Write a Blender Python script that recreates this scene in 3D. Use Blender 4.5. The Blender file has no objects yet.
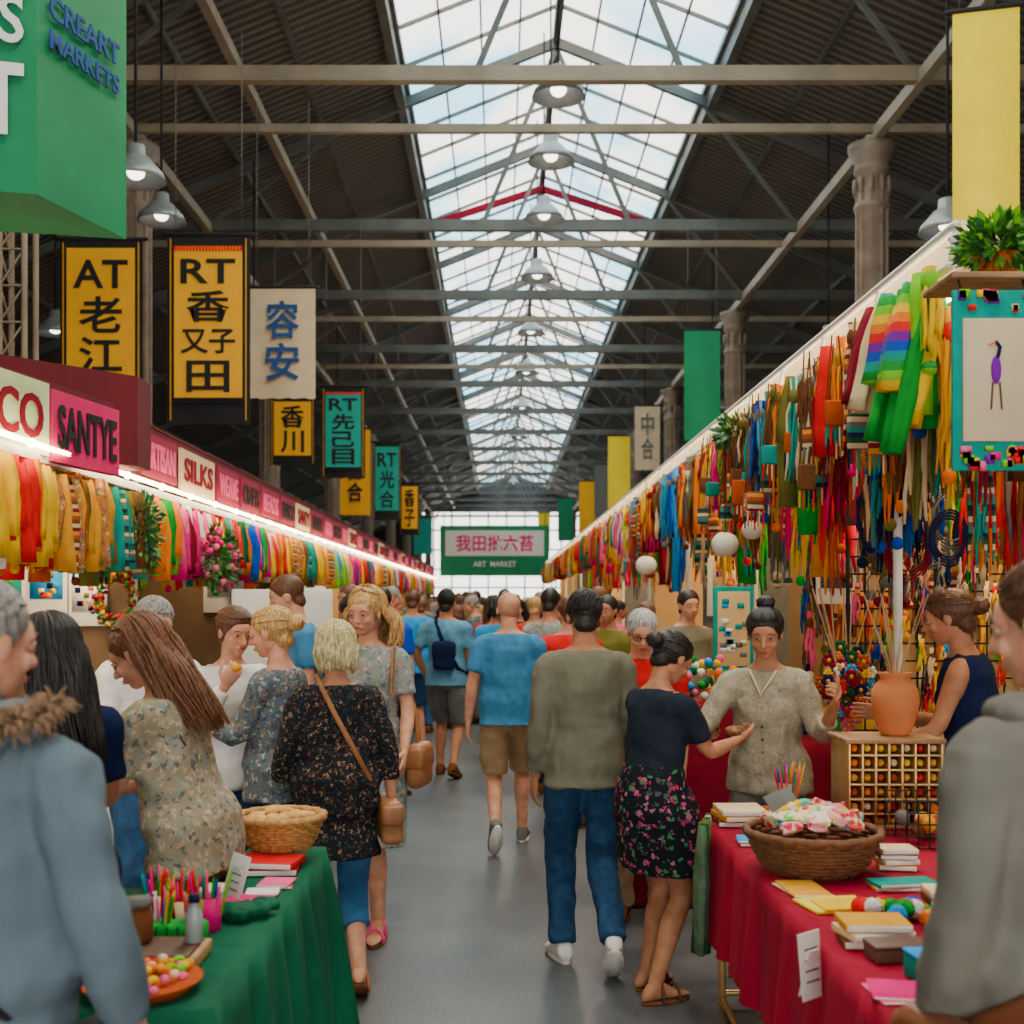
import bpy, bmesh, math, random
import numpy as np
from mathutils import Vector, Matrix
random.seed(11)
R = random.random
def U(a, b): return a + (b - a) * R()
col = bpy.context.scene.collection

# ------------------------------------------------------------------ materials
_m = {}
def _base(name, rough=.8, metal=0):
    m = bpy.data.materials.new(name); m.use_nodes = True
    nt = m.node_tree; b = nt.nodes['Principled BSDF']
    b.inputs['Roughness'].default_value = rough
    b.inputs['Metallic'].default_value = metal
    return m, nt, b
def _c(c): return (c[0], c[1], c[2], 1)
def _ramp(nt, cols, const=True, pos=None):
    r = nt.nodes.new('ShaderNodeValToRGB'); cr = r.color_ramp
    cr.interpolation = 'CONSTANT' if const else 'LINEAR'
    n = len(cols)
    while len(cr.elements) < n: cr.elements.new(.5)
    for i, c in enumerate(cols):
        cr.elements[i].position = pos[i] if pos else (i / n if const else i / max(1, n - 1))
        cr.elements[i].color = _c(c)
    return r
def _mix(nt, f, a, b):
    x = nt.nodes.new('ShaderNodeMix'); x.data_type = 'RGBA'
    for s, v in ((x.inputs[0], f), (x.inputs[6], a), (x.inputs[7], b)):
        if isinstance(v, bpy.types.NodeSocket): nt.links.new(v, s)
        elif isinstance(v, (int, float)): s.default_value = v
        else: s.default_value = _c(v)
    return x.outputs[2]
def _coord(nt, scale=(1, 1, 1)):
    t = nt.nodes.new('ShaderNodeTexCoord'); mp = nt.nodes.new('ShaderNodeMapping')
    mp.inputs['Scale'].default_value = scale
    nt.links.new(t.outputs['Object'], mp.inputs['Vector']); return mp.outputs[0]
def _noise(nt, vec, scale, detail=3, dist=0):
    n = nt.nodes.new('ShaderNodeTexNoise'); n.inputs['Scale'].default_value = scale
    n.inputs['Detail'].default_value = detail; n.inputs['Distortion'].default_value = dist
    nt.links.new(vec, n.inputs['Vector']); return n
def _bump(nt, b, h, strength=.3, dist=.01, prev=None):
    bp = nt.nodes.new('ShaderNodeBump'); bp.inputs['Strength'].default_value = strength
    bp.inputs['Distance'].default_value = dist
    if prev: nt.links.new(prev, bp.inputs['Normal'])
    nt.links.new(h, bp.inputs['Height']); nt.links.new(bp.outputs[0], b.inputs['Normal']); return bp.outputs[0]
def plain(name, c, rough=.75, metal=0, var=.18, nscale=9, bump=.15, stretch=(1, 1, 1), fold=0):
    if name in _m: return _m[name]
    m, nt, b = _base(name, rough, metal)
    v = _coord(nt, stretch); n = _noise(nt, v, nscale)
    lo = [x * (1 - var) for x in c]; hi = [min(1, x * (1 + var)) for x in c]
    r = _ramp(nt, [lo, hi], False, [.3, .7]); nt.links.new(n.outputs[0], r.inputs[0])
    nt.links.new(r.outputs[0], b.inputs['Base Color'])
    pv = None
    if fold:
        n3 = _noise(nt, _coord(nt, (1.1, 1.1, .7)), 7, 1, .8); pv = _bump(nt, b, n3.outputs[0], fold * .6, .06)
        b.inputs['Specular IOR Level'].default_value = .2
    if bump:
        n2 = _noise(nt, v, nscale * 8, 2); _bump(nt, b, n2.outputs[0], bump, .004, pv)
    _m[name] = m; return m
def floral(name, base, cols, scale=22, thr=.45, rough=.85):
    if name in _m: return _m[name]
    m, nt, b = _base(name, rough)
    v = _coord(nt); n = _noise(nt, v, scale * 1.3)
    mx = nt.nodes.new('ShaderNodeMix'); mx.data_type = 'VECTOR'; mx.inputs[0].default_value = .05
    nt.links.new(v, mx.inputs[4]); nt.links.new(n.outputs['Color'], mx.inputs[5])
    vo = nt.nodes.new('ShaderNodeTexVoronoi'); vo.inputs['Scale'].default_value = scale
    nt.links.new(mx.outputs[1], vo.inputs['Vector'])
    sp = nt.nodes.new('ShaderNodeSeparateColor'); nt.links.new(vo.outputs['Color'], sp.inputs[0])
    r = _ramp(nt, cols + [base]); nt.links.new(sp.outputs[0], r.inputs[0])
    lt = nt.nodes.new('ShaderNodeMath'); lt.operation = 'LESS_THAN'; lt.inputs[1].default_value = thr
    nt.links.new(vo.outputs['Distance'], lt.inputs[0])
    o = _mix(nt, lt.outputs[0], base, r.outputs[0]); nt.links.new(o, b.inputs['Base Color'])
    n3 = _noise(nt, _coord(nt, (1.1, 1.1, .7)), 7, 1, .8); _bump(nt, b, n3.outputs[0], .4, .06)
    b.inputs['Specular IOR Level'].default_value = .2
    _m[name] = m; return m
def bands(name, cols, freq=6, axis='Z', rough=.85):
    if name in _m: return _m[name]
    m, nt, b = _base(name, rough)
    v = _coord(nt); s = nt.nodes.new('ShaderNodeSeparateXYZ'); nt.links.new(v, s.inputs[0])
    mu = nt.nodes.new('ShaderNodeMath'); mu.operation = 'MULTIPLY'; mu.inputs[1].default_value = freq
    nt.links.new(s.outputs[axis], mu.inputs[0])
    fr = nt.nodes.new('ShaderNodeMath'); fr.operation = 'FRACT'; nt.links.new(mu.outputs[0], fr.inputs[0])
    r = _ramp(nt, cols); nt.links.new(fr.outputs[0], r.inputs[0]); nt.links.new(r.outputs[0], b.inputs['Base Color'])
    _m[name] = m; return m
def emis(name, c, s):
    if name in _m: return _m[name]
    m, nt, b = _base(name); b.inputs['Base Color'].default_value = _c(c)
    b.inputs['Emission Color'].default_value = _c(c); b.inputs['Emission Strength'].default_value = s
    _m[name] = m; return m
def skinmat(name, c):
    if name in _m: return _m[name]
    m, nt, b = _base(name, .6)
    v = _coord(nt); n = _noise(nt, v, 18, 4)
    r = _ramp(nt, [(c[0] * .85, c[1] * .72, c[2] * .66), c], False, [.35, .62]); nt.links.new(n.outputs[0], r.inputs[0])
    nt.links.new(r.outputs[0], b.inputs['Base Color']); n2 = _noise(nt, v, 160, 2); _bump(nt, b, n2.outputs[0], .12, .002)
    b.inputs['Specular IOR Level'].default_value = .3
    _m[name] = m; return m
def hairmat(name, c):
    if name in _m: return _m[name]
    m, nt, b = _base(name, .5)
    v = _coord(nt, (90, 90, 12)); n = _noise(nt, v, 1.5, 4)
    r = _ramp(nt, [[x * .3 for x in c], [min(1, x * 1.6) for x in c]], False, [.3, .7])
    nt.links.new(n.outputs[0], r.inputs[0]); nt.links.new(r.outputs[0], b.inputs['Base Color'])
    _bump(nt, b, n.outputs[0], .7, .004); _m[name] = m; return m

# ------------------------------------------------------------------ geometry
def P_(verts, faces):
    V = np.array([tuple(v) for v in verts], dtype=np.float64).reshape(-1, 3)
    L = np.array([i for f in faces for i in f], dtype=np.int64)
    S = np.array([len(f) for f in faces], dtype=np.int64)
    return (V, L, S)
def xf(p, M):
    V, L, S = p; A = np.array(M)
    V2 = V @ A[:3, :3].T + A[:3, 3]
    if M.to_3x3().determinant() < 0 and len(S) and (S == 4).all():
        L = L.reshape(-1, 4)[:, ::-1].reshape(-1)
    return (V2, L, S)
def mergep(parts):
    Vs, Ls, Ss, o = [], [], [], 0
    for V, L, S in parts:
        Vs.append(V); Ls.append(L + o); Ss.append(S); o += len(V)
    return (np.concatenate(Vs), np.concatenate(Ls), np.concatenate(Ss))
def to_mesh(name, p, mi=None, smooth=True):
    V, L, S = p
    me = bpy.data.meshes.new(name)
    me.vertices.add(len(V)); me.vertices.foreach_set('co', V.astype(np.float32).ravel())
    me.loops.add(len(L)); me.loops.foreach_set('vertex_index', L.astype(np.int32))
    me.polygons.add(len(S))
    st = np.concatenate([[0], np.cumsum(S)[:-1]]).astype(np.int32)
    me.polygons.foreach_set('loop_start', st)
    try: me.polygons.foreach_set('loop_total', S.astype(np.int32))
    except Exception: pass
    if mi is not None: me.polygons.foreach_set('material_index', mi.astype(np.int32))
    me.polygons.foreach_set('use_smooth', np.full(len(S), smooth) if isinstance(smooth, bool) else smooth)
    me.update(calc_edges=True); me.validate()
    return me
class MB:
    def __init__(s): s.p = []; s.mi = []; s.sm = []; s.mats = []
    def add(s, part, mat, smooth=True):
        if mat not in s.mats: s.mats.append(mat)
        s.p.append(part); n = len(part[2])
        s.mi.append(np.full(n, s.mats.index(mat))); s.sm.append(np.full(n, smooth)); return s
    def build(s, name, loc=(0, 0, 0), rz=0, origin=None):
        p = mergep(s.p)
        if origin is not None:
            p = (p[0] - np.array(origin), p[1], p[2]); loc = origin
        me = to_mesh(name, p, np.concatenate(s.mi), np.concatenate(s.sm))
        for m in s.mats: me.materials.append(m)
        o = bpy.data.objects.new(name, me); o.location = loc; o.rotation_euler = (0, 0, rz)
        col.objects.link(o); return o
def loft(rings, n=14, lobes=None):
    vs, fs = [], []
    for k, (c, u, v) in enumerate(rings):
        for i in range(n):
            a = 2 * math.pi * i / n
            q = 1 if lobes is None else lobes(a, k / (len(rings) - 1))
            vs.append(Vector(c) + Vector(u) * math.cos(a) * q + Vector(v) * math.sin(a) * q)
    for k in range(len(rings) - 1):
        for i in range(n):
            j = (i + 1) % n
            fs.append((k * n + i, k * n + j, (k + 1) * n + j, (k + 1) * n + i))
    fs.append(tuple(range(n))[::-1]); fs.append(tuple((len(rings) - 1) * n + i for i in range(n)))
    return P_(vs, fs)
def tube(pts, rad, n=10, rnd=True, flat=1, ref=None):
    pts = [Vector(p) for p in pts]
    if not isinstance(rad, (list, tuple)): rad = [rad] * len(pts)
    rad = list(rad)
    if rnd:
        d0 = (pts[0] - pts[1]).normalized(); d1 = (pts[-1] - pts[-2]).normalized()
        r0, r1 = rad[0], rad[-1]; a, b = pts[0], pts[-1]
        pts = [a + d0 * r0 * .95, a + d0 * r0 * .6] + pts + [b + d1 * r1 * .6, b + d1 * r1 * .95]
        rad = [r0 * .3, r0 * .8] + rad + [r1 * .8, r1 * .3]
    rings = []; u = None
    for i, p in enumerate(pts):
        t = (pts[min(i + 1, len(pts) - 1)] - pts[max(i - 1, 0)])
        t = t.normalized() if t.length > 1e-9 else Vector((0, 0, 1))
        if u is None:
            r_ = Vector(ref) if ref else (Vector((0, 1, 0)) if abs(t.y) < .9 else Vector((1, 0, 0)))
            u = r_
        u = (u - t * u.dot(t))
        u = u.normalized() if u.length > 1e-6 else t.orthogonal().normalized()
        v = t.cross(u)
        rings.append((p, u * rad[i], v * rad[i] * flat))
    return loft(rings, n)
def ell(c, r, n=14, m=9, rot=None):
    rings = []
    for k in range(m + 1):
        a = math.pi * (.03 + .94 * k / m)
        rings.append((Vector((0, 0, -r[2] * math.cos(a))), Vector((r[0] * math.sin(a), 0, 0)), Vector((0, r[1] * math.sin(a), 0))))
    p = loft(rings, n)
    M = Matrix.Translation(c) @ (rot.to_4x4() if rot else Matrix.Identity(4))
    return xf(p, M)
def lathe(prof, c=(0, 0, 0), n=24):
    return loft([(Vector((c[0], c[1], c[2] + z)), Vector((r, 0, 0)), Vector((0, r, 0))) for r, z in prof], n)
def beam(a, b, w, h=None, up=(0, 0, 1)):
    a, b = Vector(a), Vector(b); h = h or w; t = (b - a).normalized()
    upv = Vector(up)
    if abs(t.dot(upv)) > .98: upv = Vector((1, 0, 0))
    s = t.cross(upv).normalized(); u = s.cross(t)
    vs = []
    for p in (a, b):
        for i, j in ((-1, -1), (1, -1), (1, 1), (-1, 1)): vs.append(p + s * w / 2 * i + u * h / 2 * j)
    return P_(vs, [(0, 1, 2, 3), (4, 7, 6, 5), (0, 4, 5, 1), (1, 5, 6, 2), (2, 6, 7, 3), (3, 7, 4, 0)])
_rb = {}
def rbox(c, s, bev=.01, rz=0, seg=2):
    k = (tuple(round(x, 4) for x in s), bev, seg)
    if k not in _rb:
        bm = bmesh.new(); bmesh.ops.create_cube(bm, size=1)
        for v in bm.verts: v.co = Vector((v.co.x * s[0], v.co.y * s[1], v.co.z * s[2]))
        if bev: bmesh.ops.bevel(bm, geom=list(bm.edges), offset=min(bev, min(s) * .45), segments=seg, affect='EDGES', profile=.5)
        bm.verts.index_update()
        _rb[k] = P_([v.co for v in bm.verts], [[v.index for v in f.verts] for f in bm.faces]); bm.free()
    return xf(_rb[k], Matrix.Translation(c) @ Matrix.Rotation(rz, 4, 'Z'))
def quad(a, b, c, d): return P_([a, b, c, d], [(0, 1, 2, 3)])
def prism(poly, z0, z1):
    n = len(poly); vs = [(x, y, z0) for x, y in poly] + [(x, y, z1) for x, y in poly]
    return P_(vs, [tuple(range(n))[::-1], tuple(range(n, 2 * n))] + [(i, (i + 1) % n, n + (i + 1) % n, n + i) for i in range(n)])
_tex = {}
def remesh(parts, voxel, smooth=4, disp=None):
    p = mergep(parts); me = to_mesh('tmp', p)
    o = bpy.data.objects.new('tmp', me); col.objects.link(o)
    r = o.modifiers.new('r', 'REMESH'); r.mode = 'VOXEL'; r.voxel_size = voxel
    if smooth: s = o.modifiers.new('s', 'SMOOTH'); s.iterations = smooth; s.factor = .6
    if disp:
        k = disp[1]
        if k not in _tex:
            t = bpy.data.textures.new('folds', 'CLOUDS'); t.noise_scale = k; t.noise_depth = 1; _tex[k] = t
        d = o.modifiers.new('d', 'DISPLACE'); d.texture = _tex[k]; d.strength = disp[0]; d.mid_level = .5
    dg = bpy.context.evaluated_depsgraph_get(); e = o.evaluated_get(dg); m2 = e.to_mesh()
    V = np.empty(len(m2.vertices) * 3, np.float32); m2.vertices.foreach_get('co', V)
    L = np.empty(len(m2.loops), np.int32); m2.loops.foreach_get('vertex_index', L)
    S = np.empty(len(m2.polygons), np.int32); m2.polygons.foreach_get('loop_total', S)
    out = (V.reshape(-1, 3).astype(np.float64), L.astype(np.int64), S.astype(np.int64))
    e.to_mesh_clear(); bpy.data.objects.remove(o); bpy.data.meshes.remove(me)
    return out
_tx = {}
def text(s, size=1, ext=.004, bold=.018):
    k = (s, size)
    if k not in _tx:
        cu = bpy.data.curves.new('t', 'FONT'); cu.body = s; cu.size = size; cu.extrude = ext
        cu.offset = bold * size; cu.align_x = 'CENTER'; cu.align_y = 'CENTER'; cu.resolution_u = 3
        o = bpy.data.objects.new('t', cu); col.objects.link(o)
        dg = bpy.context.evaluated_depsgraph_get(); e = o.evaluated_get(dg); m2 = e.to_mesh()
        _tx[k] = P_([v.co for v in m2.vertices], [list(f.vertices) for f in m2.polygons])
        e.to_mesh_clear(); bpy.data.objects.remove(o)
    p = _tx[k]; V = p[0].copy()
    if len(V):
        V[:, :2] -= (V[:, :2].max(0) + V[:, :2].min(0)) / 2
    return (V, p[1], p[2])
def text_fit(s, w, h, M):
    p = text(s, 1.0)
    if not len(p[0]): return None
    V = p[0].copy(); ex = V.max(0) - V.min(0)
    V[:, 0] *= w / ex[0]; V[:, 1] *= h / ex[1]
    return xf((V, p[1], p[2]), M @ Matrix.Rotation(math.pi / 2, 4, 'X'))

# ------------------------------------------------------------------ common materials
steel = plain('painted_steel', (.13, .135, .12), .5, .2, .25, 2, .1)
steel_l = plain('pale_steel', (.34, .27, .18), .5, .1, .2, 2, .1)
white = plain('white_paint', (.8, .8, .78), .5, 0, .05)
wood = plain('oak_wood', (.42, .22, .09), .55, 0, .35, 6, .2, (1, 8, 1))
darkwood = plain('dark_wood', (.12, .05, .03), .5, 0, .3, 6, .2, (8, 1, 1))
black = plain('black_cloth', (.008, .008, .01), .8)
paper = plain('paper', (.85, .82, .74), .7, 0, .05)
PC = {'red': (.8, .006, .01), 'orange': (1, .2, .0), 'yellow': (1, .58, .0), 'gold': (.8, .36, .02), 'green': (.0, .34, .03),
      'lime': (.22, .62, .01), 'teal': (.0, .32, .26), 'blue': (.0, .07, .55), 'sky': (.02, .34, .78), 'purple': (.2, .005, .36),
      'magenta': (.85, .0, .2), 'pink': (1, .13, .3), 'cream': (.85, .64, .36), 'white': (.85, .83, .78), 'grey': (.17, .17, .155),
      'brown': (.17, .06, .018), 'maroon': (.24, .002, .02), 'dkgreen': (.004, .1, .035), 'navy': (.005, .012, .06), 'olive': (.17, .16, .025), 'rust': (.5, .08, .008)}
F = {k: plain('fabric_' + k, v, .85, 0, .1, 14, .3, fold=.45) for k, v in PC.items()}
rainbow = bands('fabric_rainbow', [PC[k] for k in ('red', 'orange', 'yellow', 'lime', 'green', 'teal', 'blue', 'purple')], 3.4)
warmstripe = bands('fabric_warm_stripe', [PC[k] for k in ('rust', 'gold', 'maroon', 'cream', 'brown')], 9)
coolstripe = bands('fabric_cool_stripe', [PC[k] for k in ('navy', 'teal', 'grey', 'cream', 'dkgreen')], 9)
fprint = floral('fabric_warm_print', (.5, .22, .06), [(.6, .05, .03), (.8, .55, .25), (.1, .15, .2), (.15, .2, .05)], 45, .5)
leaf = plain('leaf_green', (.06, .25, .02), .5, 0, .5, 20, .1)
leafd = plain('leaf_dark', (.015, .11, .025), .5, 0, .5, 20, .1)

# ------------------------------------------------------------------ floor, walls, roof
m, nt, b = _base('asphalt_floor', .38)
v = _coord(nt); n1 = _noise(nt, v, .8, 5); n2 = _noise(nt, v, 60, 2)
r = _ramp(nt, [(.085, .098, .105), (.15, .165, .172)], False, [.3, .7]); nt.links.new(n1.outputs[0], r.inputs[0])
r2 = _ramp(nt, [(.7, .7, .7), (1.15, 1.15, 1.15)], False, [.3, .7]); nt.links.new(n2.outputs[0], r2.inputs[0])
mu = nt.nodes.new('ShaderNodeMix'); mu.data_type = 'RGBA'; mu.blend_type = 'MULTIPLY'; mu.inputs[0].default_value = 1
nt.links.new(r.outputs[0], mu.inputs[6]); nt.links.new(r2.outputs[0], mu.inputs[7]); nt.links.new(mu.outputs[2], b.inputs['Base Color'])
_bump(nt, b, n2.outputs[0], .2, .003)
MB().add(quad((-14, -8, 0), (14, -8, 0), (14, 92, 0), (-14, 92, 0)), m, False).build('floor')

m, nt, b = _base('corrugated_roof', .7)
v = _coord(nt); w = nt.nodes.new('ShaderNodeTexWave'); w.bands_direction = 'Y'; w.inputs['Scale'].default_value = 1.6
nt.links.new(v, w.inputs['Vector']); r = _ramp(nt, [(.06, .055, .046), (.2, .18, .15)], False)
nt.links.new(w.outputs[0], r.inputs[0]); nt.links.new(r.outputs[0], b.inputs['Base Color']); _bump(nt, b, w.outputs[0], .8, .05)
roofm = m
EL, ER, ZE, RX, ZR = -1.55, 3.45, 10.25, .95, 11.25   # skylight edges, ridge
XL, XR, ZL, Z_R = -11.5, 12.5, 6.2, 6.4
mb = MB()
mb.add(quad((XL, -8, ZL), (XL, 92, ZL), (EL, 92, ZE), (EL, -8, ZE)), roofm, False)
mb.add(quad((ER, -8, ZE), (ER, 92, ZE), (XR, 92, Z_R), (XR, -8, Z_R)), roofm, False)
for i in range(1, 7):
    t = i / 7
    x, z = XL + (EL - XL) * t, ZL + (ZE - ZL) * t - .07
    mb.add(beam((x, -8, z), (x, 92, z), .06, .1), steel, False)
    x, z = ER + (XR - ER) * t, ZE + (Z_R - ZE) * t - .07
    mb.add(beam((x, -8, z), (x, 92, z), .06, .1), steel, False)
mb.build('ceiling')
wallm = plain('dark_wall', (.05, .05, .055), .8, 0, .3, 1, .1)
winm = plain('dusky_glass', (.09, .13, .19), .2, 0, .3, 1, 0)
for nm, x, z in (('wall_left', XL, ZL), ('wall_right', XR, Z_R)):
    s = 1 if x < 0 else -1
    mb = MB(); mb.add(quad((x, -8, 0), (x, 92, 0), (x, 92, z), (x, -8, z)), wallm, False)
    for i in range(20):
        y = -5 + i * 5
        mb.add(rbox((x + s * .03, y, 4.2), (.05, 3.4, 2.4), 0), winm, False)
        for k in range(4): mb.add(beam((x + s * .08, y - 1.7 + k * 1.13, 3), (x + s * .08, y - 1.7 + k * 1.13, 5.4), .06), steel, False)
    mb.build(nm)
mb = MB(); Y = 92
mb.add(quad((XL, Y, 0), (-6.5, Y, 0), (-6.5, Y, ZL + 2), (XL, Y, ZL)), wallm, False)
mb.add(quad((7.5, Y, 0), (XR, Y, 0), (XR, Y, Z_R), (7.5, Y, Z_R + 2)), wallm, False)
mb.add(P_([(-6.5, Y, 8.6), (7.5, Y, 8.6), (3.4, Y, 10.3), (.95, Y, 11.3), (-1.5, Y, 10.3)], [(0, 1, 2, 3, 4)]), wallm, False)
mb.build('wall_back')
mb = MB(); Y = -8
mb.add(P_([(XL, Y, 4.6), (XR, Y, 4.6), (XR, Y, Z_R), (ER, Y, ZE), (RX, Y, ZR), (EL, Y, ZE), (XL, Y, ZL)], [tuple(range(7))]), wallm, False)
mb.build('front_light_block')  # unseen wall behind the camera, added to cut flat front light
mb = MB(); Y = 92
for i in range(11): mb.add(beam((-6.5 + i * 1.4, Y, 0), (-6.5 + i * 1.4, Y, 8.6), .12), steel, False)
for z in (1.2, 2.6, 4, 5.5, 7, 8.6): mb.add(beam((-6.5, Y, z), (7.5, Y, z), .12), steel, False)
mb.build('window_1')
mb = MB(); glassm = bpy.data.materials.new('skylight_glass'); glassm.use_nodes = True
nt = glassm.node_tree; nt.nodes.clear(); out = nt.nodes.new('ShaderNodeOutputMaterial')
tr = nt.nodes.new('ShaderNodeBsdfTransparent')
tl = nt.nodes.new('ShaderNodeBsdfTranslucent'); tl.inputs[0].default_value = (.85, .93, 1, 1)
mx = nt.nodes.new('ShaderNodeMixShader'); mx.inputs[0].default_value = .1
vv = _coord(nt, (1, 1, 0)); nn = _noise(nt, vv, .4, 3); rr = _ramp(nt, [(.3, .7, .95), (1, 1, 1)], False, [.4, .55])  # blue and white noise tint in the glass stands in for sky patches
nt.links.new(nn.outputs[0], rr.inputs[0]); nt.links.new(rr.outputs[0], tr.inputs[0])
nt.links.new(tr.outputs[0], mx.inputs[1]); nt.links.new(tl.outputs[0], mx.inputs[2]); nt.links.new(mx.outputs[0], out.inputs[0])
for x0, x1, s in ((EL, RX, 1), (RX, ER, -1)):
    z0, z1 = (ZE, ZR) if s > 0 else (ZR, ZE)
    mb.add(quad((x0, -8, z0), (x1, -8, z1), (x1, 92, z1), (x0, 92, z0)), glassm, False)
    for k in range(5):
        t = k / 4; x, z = x0 + (x1 - x0) * t, z0 + (z1 - z0) * t - .03
        mb.add(beam((x, -8, z), (x, 92, z), .07 if k in (0, 4) else .03, .1 if k in (0, 4) else .05), steel, False)
    y = -8
    while y < 92:
        mb.add(beam((x0, y, z0 - .03), (x1, y, z1 - .03), .035, .06), steel, False); y += 1.3
mb.add(beam((RX, -8, ZR - .12), (RX, 92, ZR - .12), .12, .22), steel, False)
mb.add(beam((EL - .1, -8, ZE - .2), (EL - .1, 92, ZE - .2), .14, .3), steel, False)
mb.add(beam((ER + .1, -8, ZE - .2), (ER + .1, 92, ZE - .2), .14, .3), steel, False)
mb.add(beam((EL, 27, ZE - .15), (RX, 27, ZR - .35), .1, .14), F['maroon'], False)
mb.add(beam((RX, 27, ZR - .35), (ER, 27, ZE - .15), .1, .14), F['maroon'], False)
mb.build('window_skylight')
def rz_(x):
    return ZL + (ZE - ZL) * (x - XL) / (EL - XL) if x < EL else (Z_R + (ZE - Z_R) * (XR - x) / (XR - ER) if x > ER else (ZE + (ZR - ZE) * (1 - abs(x - RX) / 2.5)))
frames = [4.5, 9.5, 14.4, 20.2, 24.8, 30.1] + [35 + 5 * i for i in range(12)]
for i, y in enumerate(frames):
    mb = MB(); zt = 7.95
    mb.add(beam((-7.2, y, zt), (9, y, zt), .14, .18), steel_l if i == 2 else steel, False)
    for a, c in ((XL, EL), (ER, XR), (EL, RX), (RX, ER)):
        mb.add(beam((a, y, rz_(a) - .22), (c, y, rz_(c) - .22), .1, .16), steel, False)
    for xa, xb in ((-4.9, -2.9), (5, ER), (-.3, RX), (2.2, RX)):
        mb.add(beam((xa, y, zt), (xb, y, rz_(xb) - .3), .055, .07), steel, False)
    mb.build('roof_truss')
mb = MB()
for y in (16.1, 21.3, 27, 32.5): mb.add(beam((-7, y, 7.97), (9, y, 7.97), .09, .11), steel_l, False)
for x, z in ((-4.9, 7.9), (5.05, 7.9), (-3.5, 8.75)): mb.add(beam((x, -8, z), (x, 92, z), .12, .16), steel_l, False)
mb.build('roof_beam')
prof = [(.34, 0), (.34, .25), (.26, .35), (.22, .5), (.2, 1), (.2, 6.9), (.24, 6.95), (.24, 7.0), (.2, 7.05), (.2, 7.4), (.24, 7.45), (.24, 7.5), (.22, 7.55), (.32, 7.74), (.32, 7.82)]
colm = plain('cast_iron_column', (.28, .21, .15), .55, .1, .25, 5, .3)
for x in (-4.95, 5.05):
    for k in range(8):
        y = 16.3 + 9.5 * k
        mb = MB(); mb.add(lathe(prof, (x, y, 0), 20), colm)
        for j in range(10):
            a = 2 * math.pi * j / 10; mb.add(beam((x + .2 * math.cos(a), y + .2 * math.sin(a), .5), (x + .2 * math.cos(a), y + .2 * math.sin(a), 7.2), .04), colm, False)
            mb.add(ell((x + .23 * math.cos(a), y + .23 * math.sin(a), 7.25), (.04, .04, .12), 6, 5), colm)
        mb.build('iron_column', origin=(x, y, 0))
lampm = plain('lamp_enamel', (.28, .31, .31), .35, .3, .1); bulbm = emis('lamp_glow', (1, .93, .8), 6)
def area(name, loc, sx, sy, p, c, rot=(0, 0, 0)):
    l = bpy.data.lights.new(name, 'AREA'); l.shape = 'RECTANGLE'; l.size = sx; l.size_y = sy; l.energy = p; l.color = c
    o = bpy.data.objects.new(name, l); o.location = loc; o.rotation_euler = rot; col.objects.link(o)
def pendant(x, y, z, s=1.0, p=0):
    mb = MB(); top = rz_(x) - .25
    mb.add(lathe([(.05 * s, .3 * s), (.1 * s, .28 * s), (.11 * s, .17 * s), (.16 * s, .14 * s), (.3 * s, -.02 * s), (.33 * s, -.1 * s), (.31 * s, -.1 * s), (.27 * s, -.01 * s), (.08 * s, .1 * s)], (0, 0, 0), 24), lampm)
    mb.add(ell((0, 0, -.01 * s), (.1 * s, .1 * s, .08 * s), 12, 7), bulbm)
    mb.add(tube([(0, 0, .28 * s), (0, 0, top - z)], .015, 6, False), black)
    mb.build('pendant_lamp', (x, y, z))
    if p: area('pendant_light', (x, y, z - .12 * s), .4, .4, p, (1, .85, .62))
for y in (2.6, 6, 9, 12, 14.8, 17, 19.6, 23.2, 28, 33, 39, 46, 54, 64): pendant(.72, y, 7.95, 1, 130 if y < 13 else (110 if y in (17, 23.2, 33, 46, 64) else 0))
for x, y, z in ((-3.95, 14, 6.15), (-3.4, 11.2, 5.65), (-6.3, 17, 5.5), (4.4, 11.8, 5.35), (5.2, 19, 5.75), (-5, 24, 5.9), (4.6, 26, 5.9), (-4.1, 20, 5.9), (-4.2, 31, 6.2), (4.1, 34, 6.2)): pendant(x, y, z, .85)

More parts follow.
